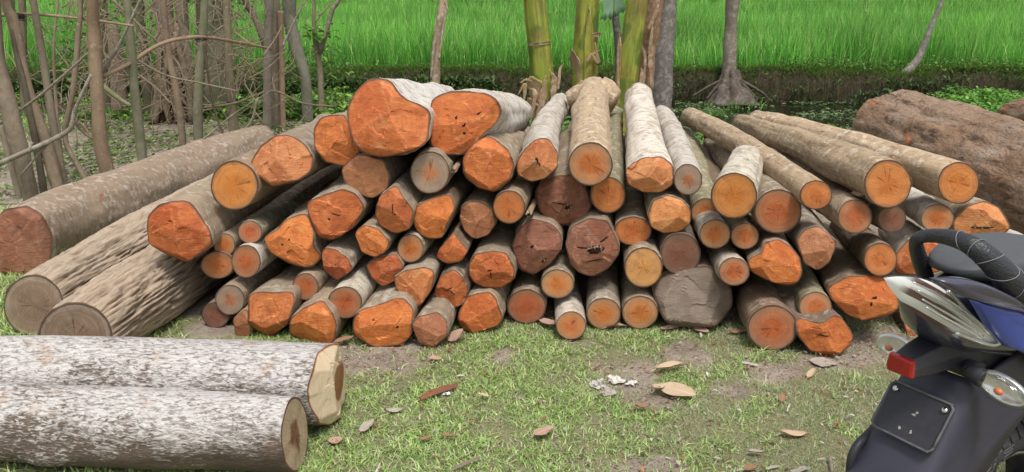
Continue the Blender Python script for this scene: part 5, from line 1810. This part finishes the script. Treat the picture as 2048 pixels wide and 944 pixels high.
# tail bracket with red reflector
rc = BP(1805, 728, 0.0)
rs_, ro_, rz_ = bl(rc)
secs = []
for (s_, hw, za, zb) in ((rs_, .027, -.018, .016), (rs_ + .05, .034, -.022, .024), (rs_ + .14, .040, -.026, .032), (rs_ + .18, .058, -.06, .05), (rs_ + .45, .075, -.08, .07)):
    secs.append([BW(s_, hw, rz_ + za), BW(s_, hw * .96, rz_ + za * .1), BW(s_, hw * .7, rz_ + zb), BW(s_, -hw * .7, rz_ + zb), BW(s_, -hw * .96, rz_ + za * .1), BW(s_, -hw, rz_ + za), BW(s_, -hw * .8, rz_ + za - .006), BW(s_, hw * .8, rz_ + za - .006)])
brk = bm_obj('tail_bracket', *loft(secs), MB['black'], smooth=False, bevel=.003)
secs = []
for (ds, k_) in ((-.012, .86), (-.008, 1.0), (.002, 1.0)):
    hw = .027 * k_
    secs.append([BW(rs_ + ds, hw * 1.0, rz_ - .018 * k_), BW(rs_ + ds, hw * .86, rz_ + .015 * k_), BW(rs_ + ds, -hw * .9, rz_ + .017 * k_), BW(rs_ + ds, -hw * 1.02, rz_ - .010 * k_), BW(rs_ + ds, -hw * .9, rz_ - .020 * k_)])
bm_obj('red_reflector', *loft(secs), MB['red'], brk, smooth=False, bevel=.001)

# turn signals
def signal(px, off, size, ex):
    c = BP(*px, off)
    sg = 1 if off > 0 else -1
    a = unit(Br * sg * 1.0 + Bu * ex[0] + Bf * ex[1]) * size
    d = unit(np.cross(a, Bu)); e = unit(np.cross(d, a))
    V, F = ellipsoid(c, a, e * size * .56, d * size * .50, 24, 14)
    lens = bm_obj('turn_signal', V, F, MB['lens'])
    V, F = ellipsoid(c + Bf * .008, a * .93, e * size * .50, d * size * .44, 20, 12)
    cut = []
    bm_obj('reflector_bowl', [v if np.dot(v - c, -Bf) < 0 else v + Bf * (np.dot(v - c, -Bf) * 1.75) for v in V], F, MB['silver'], lens)
    bm_obj('bulb', *ellipsoid(c - Bf * .012 + a * .05, unit(a) * .009, e * .007, d * .007), MB['amber'], lens)
    b0 = c - a * .80
    V, F, LC = tube_geo([b0 + a * .16, b0 - a * .1, b0 - a * .5], [size * .36, size * .36, size * .24], nseg=16, n=10, rough=0)
    bm_obj('rubber_cap', V, F, MB['black'], lens)
    st = BW(bl(c)[0] + .07, sg * .05, bl(c)[2] + .0)
    V, F, LC = tube_geo([b0 - a * .4, (b0 - a * .9 + st) / 2, st], [.013, .012, .014], nseg=14, n=14, rough=.02, ridge=.0)
    bm_obj('stalk', V, F, MB['black'], lens)


signal((2001, 778), .125, .052, (-.18, -.05))
signal((1786, 694), -.125, .050, (-.08, .1))

# clear wraparound tail lamp
LO = [(1767,553),(1800,550),(1850,556),(1895,580),(1935,625),(1975,662),(2001,679),(1987,689),(1958,682),(1905,663),(1850,638),(1810,608),(1783,578)]


def lamp(mirror):
    sg = -1 if mirror else 1
    raw = []
    for (x, y) in LO:
        off = np.interp(x, [1767, 2001], [.012, .098])
        s_, o_, z_ = bl(BP(x, y, off))
        raw.append((s_, o_, z_))
    loop = catmull([BW(s, sg * o, z) for s, o, z in raw + [raw[0]]], 61)[:-1]
    c = loop.mean(0)
    nout = unit(Br * sg * .8 - Bf * .45 + Bu * .45)
    longd = unit(loop[31 if not mirror else 31] - loop[0])
    ext = [np.dot(p - loop[0], longd) for p in loop]; Lx = max(ext)
    crs = unit(np.cross(longd, nout))
    cw = max(abs(np.dot(p - c, crs)) for p in loop)

    def shell(bulge, scale, depth_):
        V, F, LC = [], [], []
        k = len(loop); m = 10
        for j in range(m + 1):
            rho = 1 - j / m
            for p in loop:
                q = c + (p - c) * rho * scale + nout * (bulge * (1 - rho ** 2) ** .8 - depth_)
                V.append(q); LC.append((np.dot(q - loop[0], longd) / Lx, np.dot(q - c, crs) / cw, 0))
        for j in range(m):
            for i in range(k):
                i2 = (i + 1) % k
                F.append((j * k + i, j * k + i2, (j + 1) * k + i2, (j + 1) * k + i))
        return V, F, LC
    V, F, LC = shell(.030, 1.0, 0)
    ln = bm_obj('tail_lamp', V, F, MB['lens'], lc=LC)
    V, F, LC = shell(.012, .97, .006)
    bm_obj('lamp_reflector', V, F, M_STRIPE, ln, lc=LC)
    fins = []
    for i, vv in enumerate((-.42, -.08, .26, .55)):
        pts = []
        for t in np.linspace(.16 + .05 * i, .86, 8):
            b = c + longd * (t - .5) * Lx * .92 + crs * vv * cw * (1.05 - .75 * abs(t - .42) ** 1.2) + nout * (.016 * math.sin(math.pi * t) + .004)
            pts.append(b)
        fins.append(tube_geo(pts, [.0016, .0026, .0016], nseg=6, n=24, rough=0))
    V, F, LC = merge(fins)
    bm_obj('lamp_fin', V, F, MB['silver'], ln, lc=LC)
    V, F, LC = tube_geo([loop[i] for i in range(14, 42)], [.0035, .005, .0045], nseg=8, n=60, rough=0)
    bm_obj('lamp_trim', V, F, MB['silver'], ln)


lamp(False)

# tail body, seat, side panels
t0 = bl(BP(1800, 552, 0)); t1 = bl(BP(1895, 560, 0)); t2 = bl(BP(2048, 590, .09)); 
zs = t1[2]
secs = []
for (s_, hw, z0, z1) in ((t0[0] + .01, .008, t0[2] - .012, t0[2] - .002), (t0[0] + .08, .045, zs - .10, zs - .005), (t1[0] + .04, .066, zs - .16, zs + .004), (t1[0] + .16, .088, zs - .20, zs + .0), (t1[0] + .30, .105, zs - .24, zs - .03), (t1[0] + .75, .12, zs - .30, zs - .08)):
    secs.append(rsec(s_, hw, z0, z1, p=.7))
bm_obj('tail_cowl', *loft(secs), MB['gloss'], sub=1)
sz = bl(BP(1895, 528, 0))
secs = []
for (s_, hw, z0, z1) in ((sz[0] - .005, .03, sz[2] - .016, sz[2] - .003), (sz[0] + .03, .062, sz[2] - .03, sz[2] + .010), (sz[0] + .12, .085, sz[2] - .045, sz[2] + .018), (sz[0] + .35, .11, sz[2] - .09, sz[2] - .005), (sz[0] + .55, .12, sz[2] - .16, sz[2] - .07), (sz[0] + .85, .10, sz[2] - .18, sz[2] - .09)):
    secs.append(rsec(s_, hw, z0, z1, p=.55))
bm_obj('seat', *loft(secs), MB['seat'], sub=1)


def slab(name, pts, mat, th=.012, parent=bike):
    """pts: list of (px,py,offset) outline on the right side; mirrored copy on the left"""
    for sg in (1,):
        loc = [bl(BP(x, y, o_)) for x, y, o_ in pts]
        P = np.array([BW(s, sg * o_, z) for s, o_, z in loc])
        P = catmull(np.vstack([P, P[:1]]), 6 * len(pts) + 1)[:-1]
        c = P.mean(0)
        k = len(P); V, F = [], []
        rings = [(1.0, -th), (1.0, 0), (.93, .006), (.7, .012), (.4, .015), (.0, .016)]
        for (q, h) in rings:
            for p in P: V.append(c + (p - c) * q + Br * sg * h)
        for j in range(len(rings) - 1):
            for i in range(k):
                i2 = (i + 1) % k
                F.append((j * k + i, j * k + i2, (j + 1) * k + i2, (j + 1) * k + i))
        bm_obj(name, V, F, mat)


slab('side_panel', [(1950,602,.100),(2000,612,.112),(2060,626,.122),(2200,660,.13),(2200,790,.13),(2060,712,.122),(2003,684,.108)], MB['blue'])
slab('upper_panel', [(1880,562,.080),(1950,562,.100),(2020,590,.115),(2100,630,.124),(2200,665,.13),(2060,628,.126),(1990,612,.114),(1930,592,.095)], MB['gloss'], .02)

# padded grab handle
gp = [(1852,556,-.060),(1840,520,-.062),(1832,490,-.060),(1838,476,-.050),(1862,471,-.030),(1900,475,.010),(1945,492,.055),(1985,524,.085),(2025,566,.108),(2075,612,.122),(2150,660,.125)]
P = [BP(x, y, o_) for x, y, o_ in gp]
V, F, LC = tube_geo(P, [.016, .0155, .013, .0125, .014, .017, .021, .025, .027, .028], nseg=20, n=80, rough=.02, sd=.5)
gh = bm_obj('grab_handle', V, F, MB['leather'], lc=LC)
st = []
PP = catmull(P, 80)
for i in (44, 49, 54, 59, 63):
    t = unit(PP[i + 1] - PP[i - 1]); a = unit(np.cross(t, Bu)); b = np.cross(t, a)
    r_ = float(np.interp(i / 79, np.linspace(0, 1, 10), [.016, .0155, .013, .0125, .014, .017, .021, .025, .027, .028])) * 1.02
    st.append(tube_geo([PP[i] + t * r_ * .55 * math.sin(q + i) + (a * math.cos(q) + b * math.sin(q)) * r_ * 1.0 for q in np.linspace(0, 6.3, 16)], [.0008, .0008], nseg=5, n=40, rough=0, cap=False))
V, F, LC = merge(st)
bm_obj('stitching', V, F, mat_plain('grey_thread', (.22, .22, .23), .6, .3), gh)

# curved rear guard tube at the left of the plate
P = [BP(x, y, -.075) for x, y in [(1752,852),(1735,870),(1712,895),(1701,930),(1706,985),(1730,1040)]]
V, F, LC = tube_geo(P, [.009, .009], nseg=14, n=40, rough=0)
bm_obj('guard_tube', V, F, MB['black'])
# chassis, engine, tank, fork and handlebar beyond the right edge of the frame
for (nm, secs, mt) in (
    ('fuel_tank', [(.52, .08, .80, .93), (.62, .12, .76, 1.0), (.85, .14, .76, 1.04), (1.02, .10, .82, 1.0), (1.08, .05, .86, .95)], 'blue'),
    ('engine', [(.55, .10, .30, .62), (.62, .13, .26, .68), (.85, .13, .26, .70), (1.0, .10, .34, .66)], 'silver'),
    ('headlamp', [(1.18, .09, .92, 1.10), (1.26, .11, .88, 1.12), (1.33, .09, .90, 1.08)], 'gloss')):
    bm_obj(nm, *loft([rsec(*q) for q in secs]), MB[mt], sub=1)
for sg in (1, -1):
    V, F, LC = tube_geo([BW(.275, sg * .075, .285), BW(.55, sg * .08, .38), BW(.72, sg * .07, .45)], [.018, .022], nseg=12, n=10, rough=0)
    bm_obj('swingarm', V, F, MB['black'])
    V, F, LC = tube_geo([BW(.33, sg * .10, .36), BW(.42, sg * .10, .62), BW(.46, sg * .10, .74)], [.026, .026, .02], nseg=14, n=14, rough=0)
    bm_obj('shock_absorber', V, F, MB['chrome'])
    V, F, LC = tube_geo([BW(1.55, sg * .075, .285), BW(1.36, sg * .075, .70), BW(1.22, sg * .075, 1.02)], [.022, .02, .018], nseg=12, n=10, rough=0)
    bm_obj('fork', V, F, MB['chrome'])
V, F, LC = tube_geo([BW(1.02, -.36, 1.08), BW(1.10, -.22, 1.12), BW(1.2, 0, 1.05), BW(1.10, .22, 1.12), BW(1.02, .36, 1.08)], [.014, .012, .012, .012, .014], nseg=12, n=40, rough=0)
bm_obj('handlebar', V, F, MB['black'])
V, F, LC = tube_geo([BW(.62, .15, .30), BW(.3, .16, .30), BW(.02, .17, .36)], [.03, .035, .045], nseg=16, n=20, rough=0)
bm_obj('exhaust', V, F, MB['black'])
V, F, LC = tube_geo([BW(.78, -.12, .28), BW(.72, -.30, .02)], [.012, .012], nseg=10, n=6, rough=0)
bm_obj('side_stand', V, F, MB['black'])

# ------------------------------------------------------------------ dead leaves, chips and scraps on the ground
def make_dead(name, a, b, vein):
    n = NT(name)
    lc = n.attr('lc').outputs['Vector']
    f = n.noise(lc, 6, 5, .6)
    c = n.mix(f, a, b)
    y = n.n('ShaderNodeSeparateXYZ', {0: lc}).outputs[1]
    c = n.mix(n.ramp(n.math('ABSOLUTE', y), [(.02, .8), (.07, 0.0)]), c, vein)
    c = n.mix(n.ramp(n.noise(lc, 14, 4, .7), [(.6, 0.0), (.7, .5)]), c, tuple(x * .5 for x in a))
    return n.bsdf(c, .6, n.bump(f, .3, .004), .3)


DL = {'tan': make_dead('dead_leaf_tan', (.42, .30, .19), (.56, .43, .30), (.60, .48, .35)),
      'pink': make_dead('dead_leaf_pinkish', (.36, .22, .16), (.46, .31, .24), (.50, .38, .3)),
      'grey': make_dead('dead_leaf_grey', (.30, .25, .21), (.42, .37, .32), (.45, .4, .35)),
      'brown': make_dead('dead_leaf_brown', (.20, .11, .06), (.33, .19, .11), (.36, .25, .16))}


def dead_leaf(label, px, length, ang, mat, aspect=.45, curl=.25, lift=.012, tilt=0.0, roll=.0):
    p = at_z(*px, .0)
    d = np.array([math.cos(ang) * math.cos(tilt), math.sin(ang) * math.cos(tilt), math.sin(tilt)])
    sd_ = np.array([-math.sin(ang), math.cos(ang), roll])
    up = np.cross(d, sd_)
    n, m = 15, 9
    V, F, LC = [], [], []
    ph = random.uniform(0, 6)
    base = p - d * length / 2 + np.array([0, 0, lift + abs(math.sin(tilt)) * length / 2])
    for th_ in (0, .0012):
        for i in range(n):
            t = i / (n - 1)
            w = length * aspect / 2 * (math.sin(math.pi * t ** .8) ** .75 + .01)
            for j in range(m):
                s = (j / (m - 1) - .5) * 2
                h = curl * length * (.35 * s * s + .22 * math.sin(t * 4 + ph)) * .5 + .035 * length * fbm(t * 3, s * 2, ph, 2)
                q = base + d * t * length + sd_ * s * w * (1 + .08 * fbm(t * 8, ph, s)) + up * (h - th_)
                q[2] = max(q[2], .004)
                V.append(q); LC.append((t * 2 + ph, s * (w / (length * aspect / 2) + .01), ph))
    k = n * m
    for i in range(n - 1):
        for j in range(m - 1):
            q = i * m + j
            F.append((q, q + 1, q + m + 1, q + m)); F.append((k + q, k + q + m, k + q + m + 1, k + q + 1))
    o = empty('dead_leaf', (p[0], p[1], 0), label, 'leaf', 'dead leaves on the grass')
    mesh_obj('blade', V, F, DL[mat], o, True, {'lc': LC})
    st0 = base - d * .0; st1 = base - d * length * .22 + np.array([0, 0, -lift * .6])
    tube('stalk', [st0, st1], [length * .014, length * .01], DL[mat], o, nseg=5, n=4)
    return o


dead_leaf('largest tan dead leaf, upright beside the white scraps', (1356, 788), .15, -.55, 'tan', .5, .15, .015, .0, .25)
dead_leaf('curled tan leaf lying behind the largest leaf', (1340, 740), .13, .25, 'tan', .28, .5)
dead_leaf('pink-brown leaf leaning on the bottom row left of the jutting log', (1100, 655), .13, -.7, 'pink', .42, .3, .02, .1)
dead_leaf('large pinkish leaf standing up beside the bright bottom-row end', (912, 682), .085, .5, 'pink', .85, .3, .01, .45)
dead_leaf('twisted leaf under the jutting log and its tan neighbour', (1233, 657), .10, .2, 'pink', .3, .5, .012)
dead_leaf('long pinkish leaf tucked left under the grey butt', (1345, 660), .12, .15, 'pink', .3, .4, .012)
dead_leaf('pointed pinkish leaf lying right under the grey butt', (1402, 665), .09, -.9, 'pink', .6, .2, .014)
dead_leaf('broad grey leaf flat on the bare soil near the lowest hewn end', (1646, 730), .11, -.35, 'grey', .75, .1)
dead_leaf('small tan leaf beside the broad grey leaf', (1622, 752), .09, .9, 'tan', .3, .3)
dead_leaf('smooth brown oval leaf alone on the front grass', (1087, 871), .085, .6, 'pink', .5, .12, .016, .1)
dead_leaf('pale folded leaf on the right part of the grass', (1588, 876), .10, -.05, 'tan', .35, .5, .016)
dead_leaf('tiny rust leaf pair member standing by a pale stick', (1564, 804), .05, 1.2, 'brown', .5, .3, .012, .3)
dead_leaf('grey oval leaf in front of the nearest white log', (735, 862), .075, 1.0, 'grey', .5, .15, .016, .2)
dead_leaf('crumpled pinkish leaf close to the white log end', (672, 889), .055, .3, 'pink', .8, .6, .016)
dead_leaf('dark curled leaf near the lower right of the grass', (1512, 912), .06, .1, 'grey', .3, .5, .016)
dead_leaf('brown leaf curled at the foot of the split log', (690, 690), .10, .5, 'brown', .4, .4, .014, .2)
dead_leaf('reddish leaf on the dirt patch near the blocky end', (870, 722), .055, -.2, 'pink', .6, .3, .012)
dead_leaf('thin brown leaf below the red bark chip', (898, 880), .06, -.3, 'brown', .28, .4, .016)
dead_leaf('small brown leaf left of the thin brown leaf', (853, 884), .05, .7, 'brown', .4, .3, .016)
dead_leaf('curled leaf between white scraps and largest leaf', (1318, 780), .07, .8, 'tan', .6, .6, .014)
dead_leaf('dark torn leaf on dry grass in front of the scraps', (1285, 818), .06, .1, 'brown', .5, .5, .014)
dead_leaf('rusty leaf at the bottom edge right of centre', (1500, 943), .05, .2, 'brown', .6, .3, .014)
dead_leaf('pale leaf sliver left of the grass middle', (968, 797), .05, -.4, 'tan', .35, .3, .014)
dead_leaf('dark shrivelled leaf left of the red bark chip', (790, 828), .07, .1, 'grey', .4, .6, .014)
dead_leaf('wide brown leaf half under the grey butt right side', (1478, 668), .09, .1, 'brown', .4, .3, .012)


def chip(label, px, L, W, T, ang, col, name='wood_chip', grp='wood chips on the grass', cat='wood chip', seed=0):
    p = at_z(*px, .012)
    d = np.array([math.cos(ang), math.sin(ang), .06]); s_ = np.array([-math.sin(ang), math.cos(ang), 0]); u_ = np.array([0, 0, 1.])
    secs = []
    for i in range(9):
        t = i / 8
        w = W * (.35 + .65 * math.sin(math.pi * min(1, .15 + t * .8))) * (1 + .35 * fbm(t * 3, seed, 0)); th_ = T * (.5 + .6 * math.sin(math.pi * t))
        c = p + d * (t - .5) * L + s_ * W * .3 * fbm(t * 2, seed, 5)
        secs.append([c + s_ * w / 2 + u_ * th_ * .2, c + s_ * w * .2 + u_ * th_ * (.8 + .3 * fbm(t * 5, seed, 2)), c - s_ * w * .25 + u_ * th_, c - s_ * w / 2 + u_ * th_ * .1, c - u_ * th_ * .3])
    V, F = loft(secs)
    o = mesh_obj(name, V, F, mat_plain(name + '_wood', col, .8, .2, noise_amt=.45, scale=60, bump=.3), None, False)
    tag(o, label, cat, grp)


chip('long red-brown bark chip lying on the green grass', (878, 783), .17, .034, .018, .62, (.24, .10, .06), seed=3)
chip('pale splinter beside the bare soil right of centre', (1500, 728), .07, .014, .008, -.6, (.55, .5, .45), seed=5)
chip('short white stick on the grass right of the rust leaf', (1577, 815), .06, .008, .006, 1.1, (.6, .54, .45), seed=6)
chip('pale upright sliver at the bottom edge under the nearest leaf', (755, 940), .07, .010, .006, 1.5, (.55, .5, .42), seed=8)
chip('dead twig near the bottom edge left of centre', (930, 928), .12, .012, .009, .6, (.26, .2, .16), seed=9)
chip('dead twig on the grass by the motorcycle rear guard', (1662, 928), .09, .012, .009, 1.3, (.30, .25, .2), seed=10)
chip('greyish wood scrap beside the leaf near the bottom right', (1600, 940), .07, .02, .01, .2, (.38, .34, .3), seed=11)
chip('short pale stick by the pale folded leaf', (1545, 935), .05, .01, .008, .2, (.5, .45, .38), seed=12)

# crumpled white plastic and lumps of pale clay
def scrap(label, px, size, col, seed, name='plastic_scrap', cat='scrap', flat=.35):
    p = at_z(*px, 0)
    V, F = [], []
    n, m = 22, 14
    for i in range(m + 1):
        ph = math.pi * i / m
        for j in range(n):
            t = 2 * math.pi * j / n
            q = np.array([math.sin(ph) * math.cos(t), math.sin(ph) * math.sin(t) * .7, max(-.2, math.cos(ph)) * flat])
            k = .9 + .75 * fbm(q[0] * 1.1 + seed, q[1] * 1.1, q[2] * 2, 3)
            q = q * np.array([1, 1, 1 + .9 * fbm(q[0] * 4, q[1] * 4, seed, 2)])
            V.append(p + q * size * k + np.array([0, 0, .004]))
    for i in range(m):
        for j in range(n):
            j2 = (j + 1) % n
            F.append((i * n + j, (i + 1) * n + j, (i + 1) * n + j2, i * n + j2))
    o = mesh_obj(name, V, F, mat_plain(name + '_surface', col, .55, .4, noise_amt=.2, scale=50, bump=.4), None, False)
    tag(o, label, cat, 'pale scraps on the ground')


scrap('crumpled white plastic scrap with a hint of yellow, middle of the grass', (1232, 760), .034, (.60, .57, .50), 3)
scrap('flat white plastic shred right of the crumpled scrap', (1262, 768), .024, (.60, .58, .54), 5, flat=.2)
scrap('pale grey clay lump left of the white plastic', (1196, 772), .03, (.48, .45, .42), 7, 'clay_lump', 'clod', .7)
scrap('brownish clay lump under the white plastic', (1216, 785), .028, (.40, .35, .31), 9, 'clay_lump', 'clod', .5)
scrap('small white fleck beside the red bark chip', (893, 790), .014, (.7, .7, .68), 11)

# ------------------------------------------------------------------ light
world = bpy.data.worlds.new('World')
sc.world = world
world.use_nodes = True
wt = world.node_tree
wt.nodes.clear()
SUN_EL, SUN_AZ = math.radians(66), math.radians(165)   # azimuth measured clockwise from +Y: behind the camera, a little to the right
sky = wt.nodes.new('ShaderNodeTexSky'); sky.sky_type = 'NISHITA'; sky.sun_disc = False
sky.sun_elevation = SUN_EL; sky.sun_rotation = SUN_AZ
sky.air_density = 1.0; sky.dust_density = 3.0; sky.ozone_density = 1.0
hs = wt.nodes.new('ShaderNodeHueSaturation'); hs.inputs['Saturation'].default_value = .28
bg = wt.nodes.new('ShaderNodeBackground'); bg.inputs['Strength'].default_value = .10
wo = wt.nodes.new('ShaderNodeOutputWorld')
wt.links.new(sky.outputs[0], hs.inputs['Color']); wt.links.new(hs.outputs[0], bg.inputs['Color']); wt.links.new(bg.outputs[0], wo.inputs[0])
sd_ = bpy.data.lights.new('sun', 'SUN'); sd_.energy = 1.5; sd_.angle = math.radians(12); sd_.color = (1, .96, .90)
so = bpy.data.objects.new('sun', sd_)
dirv = Vector((math.sin(SUN_AZ) * math.cos(SUN_EL), math.cos(SUN_AZ) * math.cos(SUN_EL), math.sin(SUN_EL)))
so.rotation_euler = dirv.to_track_quat('Z', 'Y').to_euler()
so.location = (0, 0, 12)
COL.objects.link(so)

sc.view_settings.view_transform = 'Standard'
sc.view_settings.look = 'None'
sc.view_settings.exposure = 0.84
sc.view_settings.gamma = 1
sc.render.engine = 'CYCLES'
sc.cycles.use_denoising = True
sc.cycles.max_bounces = 6
sc.cycles.transparent_max_bounces = 8
sc.cycles.diffuse_bounces = 3
